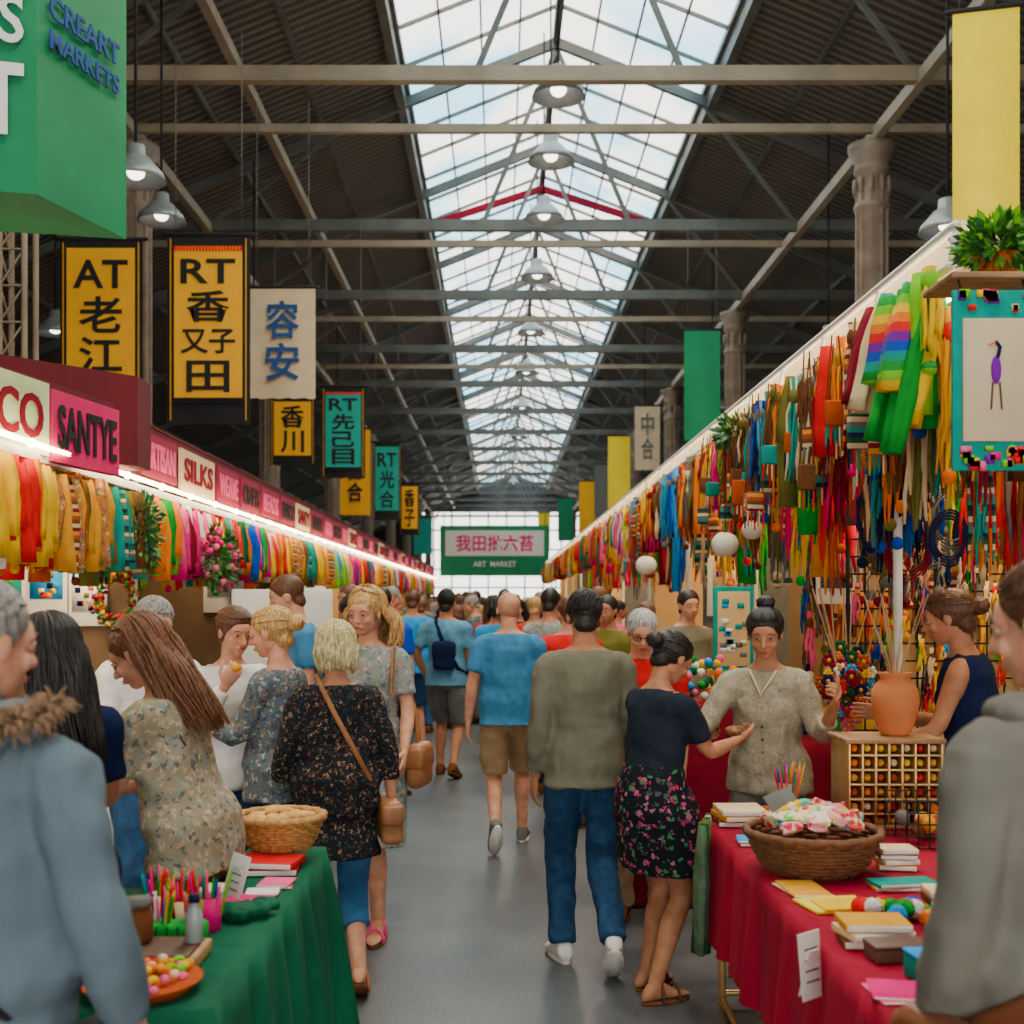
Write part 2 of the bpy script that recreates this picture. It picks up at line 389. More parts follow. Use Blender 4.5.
# ------------------------------------------------------------------ banners
orange = plain('banner_orange', (1, .46, .0), .8, 0, .06, 4); teal = plain('banner_teal', (.0, .38, .3), .8, 0, .1, 4)
bgreen = plain('banner_green', (.0, .24, .09), .7, 0, .12, 3); byellow = plain('banner_yellow', (.95, .72, .0), .8, 0, .08, 3)
beige = plain('banner_beige', (.7, .55, .34), .8, 0, .08, 4); inkblue = plain('ink_blue', (.01, .07, .25), .8)
pinkm = plain('banner_pink', (.72, .002, .14), .8, 0, .1, 3); palegreen = plain('banner_pale_green', (.62, .76, .42), .8, 0, .08)
deep = plain('banner_deep_red', (.34, .003, .055), .8, 0, .15, 3)
maroon = plain('awning_maroon', (.13, .003, .012), .8, 0, .15, 3); textw = plain('text_white', (.9, .9, .88), .7, 0, .02)
def banner(x0, x1, z1, z0, y, edge, field, ink, lines, name='hanging_banner', bottom=.12, fringe=None, ry=0):
    mb = MB(); w, h = x1 - x0, z1 - z0
    n, vs, fs = 12, [], []
    for k in range(2):
        for j in range(9):
            for i in range(n + 1):
                s = i / n; vs.append((-w / 2 + w * s, .012 * k + .012 * math.sin(s * 7) * (j / 8), -h * j / 8 + (0 if j < 8 else .01 * math.sin(s * 25))))
    for k in range(2):
        o = k * 9 * (n + 1)
        for j in range(8):
            for i in range(n):
                a = o + j * (n + 1) + i; fs.append((a, a + 1, a + n + 2, a + n + 1))
    mb.add(P_(vs, fs), edge)
    if field is not edge:
        f0, f1 = w * .09, h * .06
        mb.add(rbox((0, -.022, -h / 2 + (bottom - .06) * h / 2), (w - 2 * f0, .012, h * (1 - .06 - bottom)), 0), field, False)
        for sx in (-1, 1): mb.add(rbox((sx * (w / 2 - f0 * .5), -.02, -h / 2), (w * .012, .01, h * .96), 0), F['gold'], False)
    if fringe:
        for i in range(22): mb.add(beam((-w * .4 + w * .8 * i / 21, -.03, -h * .06), (-w * .4 + w * .8 * i / 21, -.03, -h * .085), .02), F['red'], False)
        for i in range(30): mb.add(beam((-w * .41 + w * .82 * i / 29, -.03, -h * (1 - bottom)), (-w * .41 + w * .82 * i / 29, -.03, -h * (1 - bottom) - .06), .012), fringe, False)
    mb.add(tube([(-w / 2 - .04, .006, .01), (w / 2 + .04, .006, .01)], .022, 8), black)
    for sx in (-1, 1): mb.add(tube([(sx * w * .4, .006, .02), (sx * w * .4, .006, min(3.0, 7.9 - z1))], .005, 5, False), steel)
    if lines:
        avail = h * (1 - .1 - bottom - .02); lh = avail / len(lines); zc = -h * .1
        for t in lines:
            tw, th = (w * .66, lh * .7) if len(t) > 1 else (w * .52, lh * .9)
            p = text_fit(t, tw, th, Matrix.Translation((0, -.034, zc - lh / 2)))
            if p: mb.add(p, ink, False)
            zc -= lh
    mb.build(name, ((x0 + x1) / 2, y, z1), ry)
banner(-4.84, -3.93, 5.61, 4.02, 13.2, black, orange, black, ['AT', '老', '江'], bottom=.04)
banner(-3.66, -2.75, 5.66, 3.58, 13.2, black, orange, black, ['RT', '香', '又子', '田'], bottom=.14, fringe=black)
banner(-3.12, -2.31, 5.55, 4.17, 15, beige, beige, inkblue, ['容', '安'])
banner(-3.83, -3.08, 5.02, 3.9, 20, black, orange, black, ['香', '川'], bottom=.14)
banner(-2.97, -2.25, 5.2, 3.68, 20, black, teal, black, ['RT', '先', '己', '目'], bottom=.12, fringe=black)
banner(-3.6, -2.92, 5.5, 3.56, 27, orange, orange, black, ['AR', '古', '合'])
banner(-2.86, -2.22, 5.2, 3.45, 27, black, teal, black, ['RT', '光', '合'])
banner(-3.0, -2.42, 5.15, 3.6, 36, black, orange, black, ['香', '子'])
banner(-3.3, -2.6, 4.8, 3.4, 46, teal, teal, black, [])
banner(3.41, 3.88, 6.08, 4.24, 9, byellow, byellow, black, [], ry=-.25)
banner(3.07, 3.67, 6.15, 4.3, 20, bgreen, bgreen, black, [])
banner(3.37, 4.0, 6.5, 4.9, 30, beige, beige, F['grey'], ['中', '合'])
banner(3.24, 3.9, 6.57, 4.4, 36, byellow, byellow, black, [])
banner(3.3, 3.95, 6.4, 4.6, 42, F['grey'], F['grey'], black, [])
banner(3.3, 3.95, 6.6, 4.5, 50, orange, orange, black, [])
banner(2.7, 3.4, 6.4, 4.4, 56, bgreen, bgreen, black, [])
banner(1.9, 2.5, 6.0, 4.2, 60, byellow, byellow, black, [])
mb = MB(); mb.add(rbox((0, 0, 0), (4.1, .03, 1.9), .01), bgreen, False)
mb.add(rbox((0, -.02, .28), (3.7, .02, .95), .01), paper, False)
p = text_fit('我田批六苔', 2.9, .62, Matrix.Translation((0, -.04, .28)));
if p: mb.add(p, F['magenta'], False)
p = text_fit('ART  MARKET', 1.6, .2, Matrix.Translation((0, -.04, -.5)));
if p: mb.add(p, textw, False)
for s in (-1, 1): mb.add(tube([(s * 1.9, 0, .8), (s * 1.9, 0, 4.4)], .02, 6), steel)
mb.build('entrance_banner', (-.2, 45, 3.5))

# green box sign (top-left) with its lattice mast
mb = MB()
poly = [(-2.95, 4.72), (-1.93, 5.0), (-1.75, 5.62), (-2.75, 5.4)]
mb.add(prism(poly, 3.34, 5.1), bgreen, False)
a = math.atan2(.28, 1.02)
for s, z, h in (('DRESS', 4.05, .2), ('PART', 3.72, .3)):
    mb.add(text_fit(s, .62, h, Matrix.Translation((-2.27, 4.885, z)) @ Matrix.Rotation(a, 4, 'Z')), textw, False)
a = math.atan2(.62, .18)
for s, z, h in (('CREART', 4.16, .1), ('MARKETS', 4.02, .085)):
    mb.add(text_fit(s, .5, h, Matrix.Translation((-1.828, 5.3, z)) @ Matrix.Rotation(a, 4, 'Z')), inkblue, False)
for x, y in poly: mb.add(tube([(x * .98, y, 5.05), (x * .98, y, 7.9)], .01, 5), steel)
mb.build('box_banner_sign')
mb = MB()
for x, y in ((-3.42, 8.2), (-3.25, 8.2), (-3.42, 8.4), (-3.25, 8.4)): mb.add(tube([(x, y, 3.3), (x, y, 7.8)], .022, 8), steel_l)
for k in range(18):
    z = 3.3 + k * .25
    mb.add(tube([(-3.42, 8.2, z), (-3.25, 8.2, z + .25)], .009, 5), steel_l); mb.add(tube([(-3.42, 8.4, z), (-3.42, 8.2, z + .25)], .009, 5), steel_l)
    mb.add(tube([(-3.42, 8.2, z), (-3.25, 8.2, z)], .009, 5), steel_l)
mb.build('truss_mast')

# ------------------------------------------------------------------ stalls
glow = emis('strip_glow', (1, .78, .46), 20)
def scarf(x, y, zt, L, w, d, n=12, m=6):
    ph = U(0, 6.28); k = random.choice((3, 4, 5)); sx, sy = U(-.02, .02), U(-.02, .02)
    rings = []
    for j in range(m):
        t = j / (m - 1); s = .5 + .5 * min(1, t * 2.5) + .12 * math.sin(t * 5 + ph)
        rings.append((Vector((x + sx * t, y + sy * t, zt - L * t)), Vector((d * s, 0, 0)), Vector((0, w * s, 0))))
    return loft(rings, n, lambda a, t: 1 + .3 * math.sin(k * a + ph + t) + .12 * math.sin(2 * a + ph))
def bundle(mb, x, y, zt, L, g, n=8, spread=.04, rad=.011):
    ms = random.sample(g, min(2, len(g))); tz = U(.06, .14) * L + .02; style = R()
    for k in range(n):
        a = U(0, 6.28); q = spread * R() ** .5; ox, oy = q * math.cos(a), q * math.sin(a); l = L * U(.75, 1.04); r = rad * U(.7, 1.25); ph = U(0, 6)
        pts = [(x + ox * .5, y + oy * .5, zt), (x + ox * .35, y + oy * .35, zt - tz)]
        for t in (.35, .6, .82, 1): pts.append((x + ox * (.7 + .6 * t) + .009 * math.sin(t * 9 + ph), y + oy * (.7 + .6 * t) + .009 * math.cos(t * 8 + ph), zt - l * t))
        mb.add(tube(pts, [r, r * .7, r, r * 1.1, r * 1.1, r * .5], 6, False), random.choice(ms))
    mb.add(tube([(x, y, zt - tz - .012), (x, y, zt - tz + .012)], spread * .6 + rad * .5, 8), random.choice(g))
    if style < .25: mb.add(ell((x, y, zt - L * 1.02), (.03, .03, .03), 8, 6), random.choice(g))
def row(name, x, y0, y1, zt, Lr, w, d, step, groups, glen=.9, jx=.03, zj=.03, mixb=0, nb=8, sp=.04, rad=.011):
    mb = MB(); y = y0; g = 0; ny = y0 + glen
    while y < y1:
        if y > ny: g += 1; ny = y + glen * U(.6, 1.4)
        G = groups[g % len(groups)]; xx, zz, LL = x + U(-jx, jx), zt + U(-zj, zj), U(*Lr)
        if R() < mixb: bundle(mb, xx, y, zz, LL, G, nb, sp, rad)
        else: mb.add(scarf(xx, y, zz, LL, w * U(.7, 1.4), d * U(.7, 1.3)), random.choice(G))
        y += step * U(.8, 1.2)
    return mb.build(name)
def fs(*k): return [F[i] for i in k]
LG = [fs('yellow', 'orange', 'yellow', 'cream', 'red'), [warmstripe, F['rust'], F['teal'], F['gold'], coolstripe, fprint], fs('red', 'sky', 'rust', 'lime'),
      fs('yellow', 'lime', 'white', 'gold'), fs('magenta', 'pink', 'magenta', 'purple', 'white'), fs('teal', 'white', 'red', 'yellow'), fs('red', 'orange', 'cream', 'dkgreen'), fs('yellow', 'magenta', 'blue', 'green')]
LN = [fs('yellow', 'orange', 'yellow', 'white', 'red'), fs('orange', 'yellow', 'red', 'yellow'), [warmstripe, F['rust'], F['olive'], F['gold'], fprint], [F['teal'], F['brown'], F['olive'], coolstripe], fs('yellow', 'lime', 'green', 'orange'), fs('magenta', 'pink', 'white', 'magenta', 'maroon')] + LG[5:]
row('hanging_scarves', -2.5, 5.3, 16, 2.37, (.38, .56), .02, .06, .036, LN, .75)
row('hanging_scarves', -2.5, 16, 44, 2.37, (.42, .54), .03, .07, .07, LG)
row('hanging_scarves', -2.68, 5.3, 16, 2.34, (.4, .6), .03, .06, .06, LN, .7, mixb=.5)
clothwall = plain('shaded_backcloth', (.17, .105, .055), .9, 0, .2, 2, .2); cream = plain('cream_backcloth', (.75, .48, .2), .9, 0, .12, 2, .2); canopy = plain('canopy_cloth', (.5, .47, .4), .85, 0, .1, 2, .2)  # stall backcloth is darkened so its colour carries the shade inside
mb = MB()
mb.add(beam((-2.5, 5.2, 2.42), (-2.5, 46, 2.42), .05, .05), white, False)
mb.add(beam((-2.44, 5.2, 2.47), (-2.44, 46, 2.47), .035, .02), glow, False)
for y in np.arange(5.4, 44, .8): mb.add(ell((-2.42, y, 2.46), (.025, .025, .025), 8, 6), glow)
mb.add(quad((-2.52, 7.95, 2.9), (-2.52, 46, 2.9), (-4.4, 46, 3.2), (-4.4, 7.95, 3.2)), maroon, False)
mb.add(beam((-2.54, 7.4, 2.72), (-2.54, 46, 2.72), .03, .4), maroon, False)
y = 7.4; k = 2
words = ['ENSCO', 'SANTY', 'SANTY', 'ARTISAN', 'SILKS', 'WEAVE', 'CRAFTS', 'BEADS']
while y < 45:
    L = U(.85, 1.2); mt = deep if k % 5 != 4 else F['cream']
    if k == 2: mt = pinkm
    z0, z1 = 2.53 + .02 * math.sin(k), 2.84
    mb.add(rbox((-2.5, y + L / 2, (z0 + z1) / 2), (.02, L * .93, z1 - z0), 0), mt, False)
    p = text_fit(words[k % 8], L * .78, .19, Matrix.Translation((-2.484, y + L / 2, 2.685)) @ Matrix.Rotation(math.pi / 2, 4, 'Z'))
    if p: mb.add(p, (F['maroon'] if mt is F['cream'] else (black if k % 2 == 0 else F['pink'])), False)
    y += L + .04; k += 1
for y in np.arange(5.4, 46, 3.2): mb.add(tube([(-2.62, y, 0), (-2.62, y, 2.88 if y > 8 else 2.45)], .025, 8), white); mb.add(tube([(-4.3, y, 0), (-4.3, y, 3.1)], .025, 8), white)
mb.add(quad((-4.35, 4.6, 0), (-4.35, 46, 0), (-4.35, 46, 3.2), (-4.35, 4.6, 3.2)), clothwall, False)
for i, y in enumerate((8.8, 12, 15.5, 19, 24, 30, 38)): mb.add(rbox((-3.5, y, 1.3), (1.7, .04, 2.6), 0), (cream, clothwall, cream, F['white'])[i % 4] if i else clothwall, False)
mb.build('market_stall')
mb = MB(); sa = math.atan2(1.25, .2); RS = Matrix.Rotation(sa, 4, 'Z')
def along(t): return (-2.54 + .2 * t, 6.1 + 1.25 * t)
(xa, ya), (xb, yb), (xc, yc), (xd, yd) = along(-.75), along(.36), along(.38), along(1.0)
mb.add(beam((xa - .03, ya, 2.63), (xd - .03, yd, 2.63), .03, .44), maroon, False)
mb.add(xf(rbox((0, 0, 0), (math.hypot(xb - xa, yb - ya), .02, .4), .003), Matrix.Translation(((xa + xb) / 2, (ya + yb) / 2, 2.63)) @ RS), palegreen, False)
mb.add(xf(rbox((0, 0, 0), (math.hypot(xd - xc, yd - yc), .02, .4), .003), Matrix.Translation(((xd + xc) / 2, (yd + yc) / 2, 2.61)) @ RS), pinkm, False)
mb.add(text_fit('FRENSCO', 1.25, .24, Matrix.Translation(((xa + xb) / 2 + .017, (ya + yb) / 2, 2.63)) @ RS), F['maroon'], False)
mb.add(text_fit('SANTYE', .68, .25, Matrix.Translation(((xc + xd) / 2 + .017, (yc + yd) / 2, 2.61)) @ RS), black, False)
mb.build('stall_sign')
mb = MB(); mb.add(prism([(-4.2, 5.4), (-2.3, 7.62), (-2.3, 7.9), (-4.25, 7.9)], 2.5, 3.07), maroon, False); mb.build('stall_awning')
def drape(poly, zt, zh, amp=.025, off=.004):
    pts = []; s = 0; n = len(poly)
    for i in range(n):
        a, b2 = Vector(poly[i]), Vector(poly[(i + 1) % n]); e = b2 - a; L = e.length; nn = Vector((e.y, -e.x)).normalized()
        kk = max(3, int(L / .035))
        for j in range(kk): pts.append((a + e * j / kk, nn, s + L * j / kk))
        s += L
    N = len(pts); vs, fc = [], []
    for k in range(8):
        t = k / 7
        for p, nn, q in pts:
            o = off + t ** .8 * amp * (1 + .8 * math.sin(q * 26) + .6 * math.sin(q * 41 + 1) + .4 * math.sin(q * 11))
            w = p + nn * o; vs.append((w.x, w.y, zt - (zt - zh) * t + (.006 * math.sin(q * 9) if k == 7 else 0)))
    for k in range(7):
        for i in range(N): j = (i + 1) % N; fc.append((k * N + i, k * N + j, (k + 1) * N + j, (k + 1) * N + i))
    fc.append(tuple(range(N))[::-1])
    return P_(vs, fc)
greencl = plain('green_tablecloth', (.002, .12, .055), .75, 0, .2, 3, .2, fold=.3); redcl = plain('crimson_tablecloth', (.38, .001, .032), .75, 0, .2, 3, .2, fold=.3)
def legs(mb, x0, x1, y0, y1, mt):
    for x in (x0, x1):
        for y in (y0, y1): mb.add(tube([(x, y, 0), (x, y, .73)], .016, 8), mt)
    for y in (y0, y1): mb.add(tube([(x0, y, .06), (x1, y, .06)], .012, 8), mt)
brass = plain('brass_tube', (.65, .42, .15), .35, .6)
mb = MB(); mb.add(drape([(-1.4, 2.62), (-.63, 2.62), (-.63, 4.35), (-.9, 4.35), (-.9, 3.72), (-1.4, 3.72)], .755, .12, .045), greencl)
legs(mb, -1.3, -.72, 2.7, 3.6, brass); mb.build('market_table')
mb = MB(); mb.add(drape([(.84, 2.5), (1.8, 2.5), (1.8, 4.95), (.84, 4.95)], .755, .33, .02), redcl)
legs(mb, .9, 1.7, 2.6, 4.86, brass)
mb.add(tube([(.9, 4.86, .03), (.9, 3.7, .03)], .014, 8), brass); mb.build('market_table')
for i, y in enumerate(np.arange(6.2, 40, 2.4)):
    mb = MB(); mb.add(drape([(-2.5, y), (-1.95, y), (-1.95, y + 2.1), (-2.5, y + 2.1)], .8, .1), (F['white'], F['teal'], F['maroon'], F['cream'])[i % 4]); legs(mb, -2.4, -2.05, y + .1, y + 2, brass)
    mb.build('market_table')
    y += .9
    mb = MB(); mb.add(drape([(1.75, y), (2.35, y), (2.35, y + 2.1), (1.75, y + 2.1)], .8, .1), (F['maroon'], F['cream'], F['blue'], F['white'])[i % 4]); legs(mb, 1.85, 2.25, y + .1, y + 2, brass)
    mb.build('market_table')
def clutter(name, x0, x1, y0, y1, z, n, smax=.12):
    mb = MB(); ks = list(F)
    for _ in range(n):
        x, y = U(x0, x1), U(y0, y1); mt = F[random.choice(ks)]; h = U(.04, smax * 1.6); t = R()
        if t < .4: mb.add(rbox((x, y, z + h / 2), (U(.06, smax), U(.06, smax), h), .006, U(0, 3)), mt)
        elif t < .7: mb.add(lathe([(.03, 0), (.045, h * .4), (.03, h * .8), (.035, h)], (x, y, z), 12), mt)
        else: mb.add(ell((x, y, z + .035), (.035, .035, .035), 10, 7), mt)
    return mb.build(name)
for y in np.arange(6.3, 40, 2.4):
    clutter('craft_goods', -2.45, -2.0, y, y + 1.9, .8, 34); clutter('craft_goods', 1.8, 2.3, y + .9, y + 2.8, .8, 34)

# ------- right canopy
mb = MB(); C0 = 4.42
mb.add(tube([(1.68, C0, 3.03), (1.68, 44, 3.03)], .02, 8), white); mb.add(tube([(1.66, C0, 2.88), (1.66, 44, 2.88)], .02, 8), white)
mb.add(beam((1.78, C0, 2.86), (1.78, 44, 2.86), .05, .025), glow, False)
for y in np.arange(4.6, 44, .8): mb.add(ell((1.74, y, 2.84), (.03, .03, .03), 8, 6), glow)
mb.add(quad((1.7, C0, 3.05), (1.7, 44, 3.05), (3.7, 44, 3.25), (3.7, C0, 3.25)), canopy, False)
for y in np.arange(5.55, 44, 3.1):
    mb.add(tube([(1.84, y, 0), (1.84, y, 3.04)], .022, 8), white); mb.add(tube([(1.84, y, 3.04), (3.6, y, 3.22)], .02, 8), white); mb.add(tube([(3.6, y, 0), (3.6, y, 3.2)], .022, 8), white)
for y in np.arange(C0, 44, .9): mb.add(tube([(1.68, y, 3.03), (1.66, y, 2.88)], .011, 6), white)
mb.add(tube([(1.67, C0, 2.98), (3.6, C0, 3.18)], .02, 8), white); mb.add(tube([(3.6, C0, 0), (3.6, C0, 3.18)], .02, 8), white)
mb.add(quad((3.66, 3.7, 0), (3.66, 44, 0), (3.66, 44, 3.2), (3.66, 3.7, 3.2)), clothwall, False)
for i, y in enumerate((8.0, 11.4, 15, 19, 24, 30, 38)): mb.add(rbox((2.78, y, 1.4), (1.7, .04, 2.8), 0), cream if i % 2 == 0 else F['grey'], False)
mb.build('market_stall')
RG = [[F['green'], rainbow, F['lime'], F['yellow'], F['green']], [warmstripe, F['brown'], F['magenta'], F['cream'], F['rust'], F['pink']], [F['yellow'], F['orange'], F['gold'], F['red'], F['maroon']],
      [coolstripe, F['grey'], F['teal'], F['brown'], F['cream'], F['olive']], [F['red'], F['orange'], F['olive'], F['brown'], F['gold']], fs('blue', 'teal', 'navy', 'sky', 'grey'), fs('brown', 'grey', 'cream', 'olive', 'navy'), fs('maroon', 'red', 'magenta', 'rust', 'gold')]
row('hanging_scarves', 1.62, 4.42, 8.6, 2.84, (.28, .66), .026, .05, .042, RG, .4, .06, .04, .8, 10, .045, .0095)
row('hanging_scarves', 1.76, 4.3, 8.6, 2.7, (.4, .85), .028, .05, .045, RG[2:] + RG[:2], .35, .07, .12, .88, 10, .042, .0085)
row('hanging_scarves', 2.0, 4.2, 7.8, 2.5, (.3, .7), .03, .05, .06, RG[3:] + RG[:3], .5, .12, .16, .88, 9, .045, .0085)
row('hanging_scarves', 2.35, 4.4, 7.8, 2.5, (.4, .9), .03, .05, .08, RG[5:] + RG[:5], .5, .15, .14, .88, 9, .045, .0085)
row('hanging_scarves', 1.63, 8.6, 20, 2.83, (.28, .7), .026, .055, .06, RG[1:] + LG, .6, .05, .05, .75, 8, .045, .012)
row('hanging_scarves', 1.63, 20, 44, 2.83, (.35, .62), .05, .07, .1, RG[1:] + LG, .6, .05, .04)
row('hanging_ribbons', 1.85, 8.6, 24, 2.7, (.6, 1.0), .04, .05, .14, RG, .5, .1, .1, .8, 7, .05, .012)
mb = MB()
for yy, xx, mt, L in ((4.5, 1.53, rainbow, .42), (4.56, 1.56, F['green'], .6), (4.47, 1.6, F['green'], .66), (4.68, 1.52, rainbow, .36), (4.46, 1.64, F['yellow'], .55), (4.8, 1.54, F['cream'], .45), (4.9, 1.52, F['maroon'], .4)):
    p = scarf(0, 0, 0, L, .042, .04, 16, 8); mb.add(xf(p, Matrix.Translation((xx, yy, 2.84)) @ Matrix.Rotation(.22, 4, 'Y')), mt)
mb.build('knitted_scarves')
# woven pouches with tassels among the skeins
mb = MB()
for i in range(26):
    x, y, z = 1.52 + U(-.05, .1), 4.9 + i * .17, U(2.2, 2.5); mt = [warmstripe, coolstripe, fprint, F['rust'], F['teal'], F['brown']][i % 6]; w2, h2 = U(.08, .13), U(.1, .16)
    mb.add(rbox((x, y, z), (w2, .03, h2), .012, U(-.5, .5), 3), mt)
    for s in (-1, 1): mb.add(tube([(x + s * w2 * .4, y, z + h2 / 2), (x + s * w2 * .15, y, 2.84)], .004, 5), F['brown'])
    for k in range(5): mb.add(tube([(x - w2 * .4 + k * w2 * .2, y, z - h2 / 2 + .005), (x - w2 * .42 + k * w2 * .21, y, z - h2 / 2 - U(.05, .09))], .005, 5), F[random.choice(('red', 'gold', 'cream', 'navy', 'teal'))])
mb.build('woven_pouches')
ks = list(F)
mb = MB()
for i in range(120):
    bundle(mb, U(1.95, 3.5), 7.85 - U(0, .3), U(1.35, 2.7), U(.25, .5), RG[(i * 3) % 8] if i % 3 else RG[6], 6, .035, .01)
mb.build('hanging_ribbons')
mb = MB()
for i in range(22):
    cx, z, rr = U(1.85, 2.6), U(2.0, 2.4), U(.06, .1); yy = U(5.2, 6.4); cc = F[random.choice(('navy', 'dkgreen', 'brown', 'maroon', 'gold', 'grey', 'olive'))]
    for k in range(4):
        mb.add(tube([(cx + rr * (1 + .1 * k) * math.sin(a), yy, z - rr * 1.3 + rr * (1.3 + .2 * k) * math.cos(a)) for a in np.linspace(0, 2 * math.pi, 22)], .006, 5), cc)
    for k in range(3): bundle(mb, cx - rr * .7 + k * rr * .7, yy, z - rr * 2.6, .16, [cc, F['cream'], F['grey']], 4, .012, .005)
mb.build('dreamcatchers')
mb = MB()
for i in range(12): mb.add(tube([(2.0 + i * .1, 6.9, .9), (2.0 + i * .1, 6.9, 2.5)], .006, 5), black)
for i in range(17): mb.add(tube([(2.0, 6.9, .9 + i * .1), (3.1, 6.9, .9 + i * .1)], .006, 5), black)
for x in (2.0, 3.1): mb.add(tube([(x, 6.9, 0), (x, 6.9, 2.5)], .012, 6), black)
for i in range(60): bundle(mb, U(2.02, 3.08), 6.84, U(1.1, 2.45), U(.1, .25), RG[i % 8], 5, .02, .008)
mb.build('wire_display_rack')
mb = MB()
c0 = Vector((1.6, 5.55, 1.26))
for _ in range(95):
    d = Vector((random.gauss(0, 1), random.gauss(0, 1), random.gauss(0, 1))).normalized() * R() ** .35
    p = c0 + Vector((d.x * .12, d.y * .09, d.z * .19)); mt = F[random.choice(('red', 'orange', 'yellow', 'dkgreen', 'sky', 'maroon', 'pink', 'magenta', 'white', 'rust', 'dkgreen', 'navy'))]
    rr = U(.014, .024)
    for k in range(6):
        a = k * math.pi / 3; mb.add(ell(p + Vector((math.cos(a) * rr, -.005, math.sin(a) * rr)), (rr * .6, rr * .4, rr * .6), 6, 4), mt)
    mb.add(ell(p + Vector((0, -.01, 0)), (rr * .45,) * 3, 6, 4), F['gold'])
for i in range(10): mb.add(tube([(1.6 + U(-.05, .05), 5.55, 1.1), (1.6 + U(-.2, .2), 5.55 + U(-.1, .1), 1.7)], .004, 5), wood)
mb.add(tube([(1.6, 5.55, 0), (1.6, 5.55, 1.2)], .02, 8), wood); mb.add(lathe([(.14, 0), (.14, .03), (.03, .05)], (1.6, 5.55, 0), 16), wood)
mb.build('felt_flower_bouquet')
mb = MB()
for _ in range(120):
    d = Vector((U(-1, 1), U(-1, 1), U(-1, 1))); mb.add(ell((1.0 + d.x * .3, 6.6 + d.y * .15, 1.2 + d.z * .13), (.024, .024, .024), 8, 6), F[random.choice(('red', 'orange', 'yellow', 'dkgreen', 'white', 'pink', 'green', 'sky'))])
mb.add(rbox((1.0, 6.6, .55), (.7, .4, 1.08), .02), F['maroon']); mb.build('flower_display')
def foliage(c, r, n, ls=.07, mts=(leaf, leafd), flowers=None):
    mb = MB()
    for _ in range(n):
        d = Vector((random.gauss(0, 1), random.gauss(0, 1), random.gauss(0, 1))).normalized() * (R() ** .4)
        p = Vector((c[0] + d.x * r[0], c[1] + d.y * r[1], c[2] + d.z * r[2]))
        q = Vector((d.x, d.y, d.z + U(-.6, .4))).normalized(); s = q.orthogonal().normalized(); s = Matrix.Rotation(U(0, 6.28), 3, q) @ s
        l = ls * U(.6, 1.3)
        mb.add(P_([p, p + q * l * .5 + s * l * .2, p + q * l, p + q * l * .5 - s * l * .2], [(0, 1, 2, 3)]), random.choice(mts), False)
    if flowers:
        for _ in range(n // 14):
            d = Vector((random.gauss(0, 1), random.gauss(0, 1), random.gauss(0, 1))).normalized()
            mb.add(ell((c[0] + d.x * r[0], c[1] + d.y * r[1], c[2] + d.z * r[2]), (.03, .03, .03), 8, 5), random.choice(flowers))
    return mb
mb = foliage((1.6, 3.86, 2.79), (.11, .11, .075), 900, .05, (leaf, F['lime'], leafd, leaf)); mb.add(lathe([(.05, 0), (.07, .05), (.08, .08), (.06, .08)], (1.6, 3.86, 2.672), 16), F['rust']); mb.build('potted_fern')
foliage((1.62, 8.1, 2.78), (.14, .35, .1), 500, .07).build('foliage_garland')
foliage((-2.42, 8.2, 2.12), (.07, .22, .25), 500, .06).build('foliage_garland')
foliage((-2.38, 10.2, 2.0), (.1, .5, .26), 800, .07, (leaf, leafd), fs('magenta', 'pink')).build('foliage_garland')
mb = MB()
for i in range(300):
    a = U(0, 6.28); rr = .13 + U(-.04, .04); mb.add(ell((-2.75 + rr * math.cos(a), 8.6 + U(-.05, .05), 1.66 + rr * 1.4 * math.sin(a)), (.016, .016, .016), 6, 4), random.choice([leafd, F['red'], F['rust'], leaf, F['gold'], F['maroon']]))
mb.build('flower_wreath')
lant = plain('lantern_paper', (.85, .78, .62), .8, 0, .05)
for x, y, z, s in ((1.5, 8.0, 2.02, .08), (1.4, 11.5, 1.98, .09), (1.62, 7.7, 2.1, .06)):
    mb = MB(); mb.add(loft([(Vector((0, 0, -s * math.cos(a))), Vector((s * math.sin(a) + .01, 0, 0)), Vector((0, s * math.sin(a) + .01, 0))) for a in np.linspace(.1, 3.04, 14)], 20, lambda a, t: 1 + .02 * math.cos(a * 10)), lant)
    mb.add(tube([(0, 0, s * .9), (0, 0, 2.86 - z)], .004, 5), black); mb.add(lathe([(.025, -.02), (.025, .0)], (0, 0, s), 10), black); mb.build('paper_lantern', (x, y, z))
mb = MB(); cx = 1.53
mb.add(rbox((cx, 3.72, 2.33), (.26, .015, .56), .004), F['teal']); mb.add(rbox((cx, 3.708, 2.33), (.2, .01, .38), .002), beige)
for i in range(34): mb.add(rbox((cx + U(-.11, .11), 3.708, random.choice((U(2.06, 2.12), U(2.55, 2.6)))), (U(.015, .04), .008, U(.015, .03)), 0, 0), F[random.choice(('red', 'pink', 'yellow', 'magenta', 'cream', 'purple', 'lime'))])
mb.add(ell((cx, 3.7, 2.36), (.016, .006, .045), 10, 7), F['purple']); mb.add(tube([(cx + .005, 3.7, 2.4), (cx + .012, 3.7, 2.43), (cx, 3.7, 2.445)], .006, 6), F['navy']); mb.add(tube([(cx, 3.7, 2.445), (cx - .025, 3.7, 2.438)], [.005, .002], 6), F['orange'])
for s in (-.01, .012): mb.add(tube([(cx + s, 3.7, 2.32), (cx + s * 1.5, 3.7, 2.24)], .003, 5), F['brown'])
for s in (-.1, .1): mb.add(tube([(cx + s, 3.72, 2.61), (cx + s, 3.75, 2.66)], .004, 5), black)
mb.build('hanging_print')
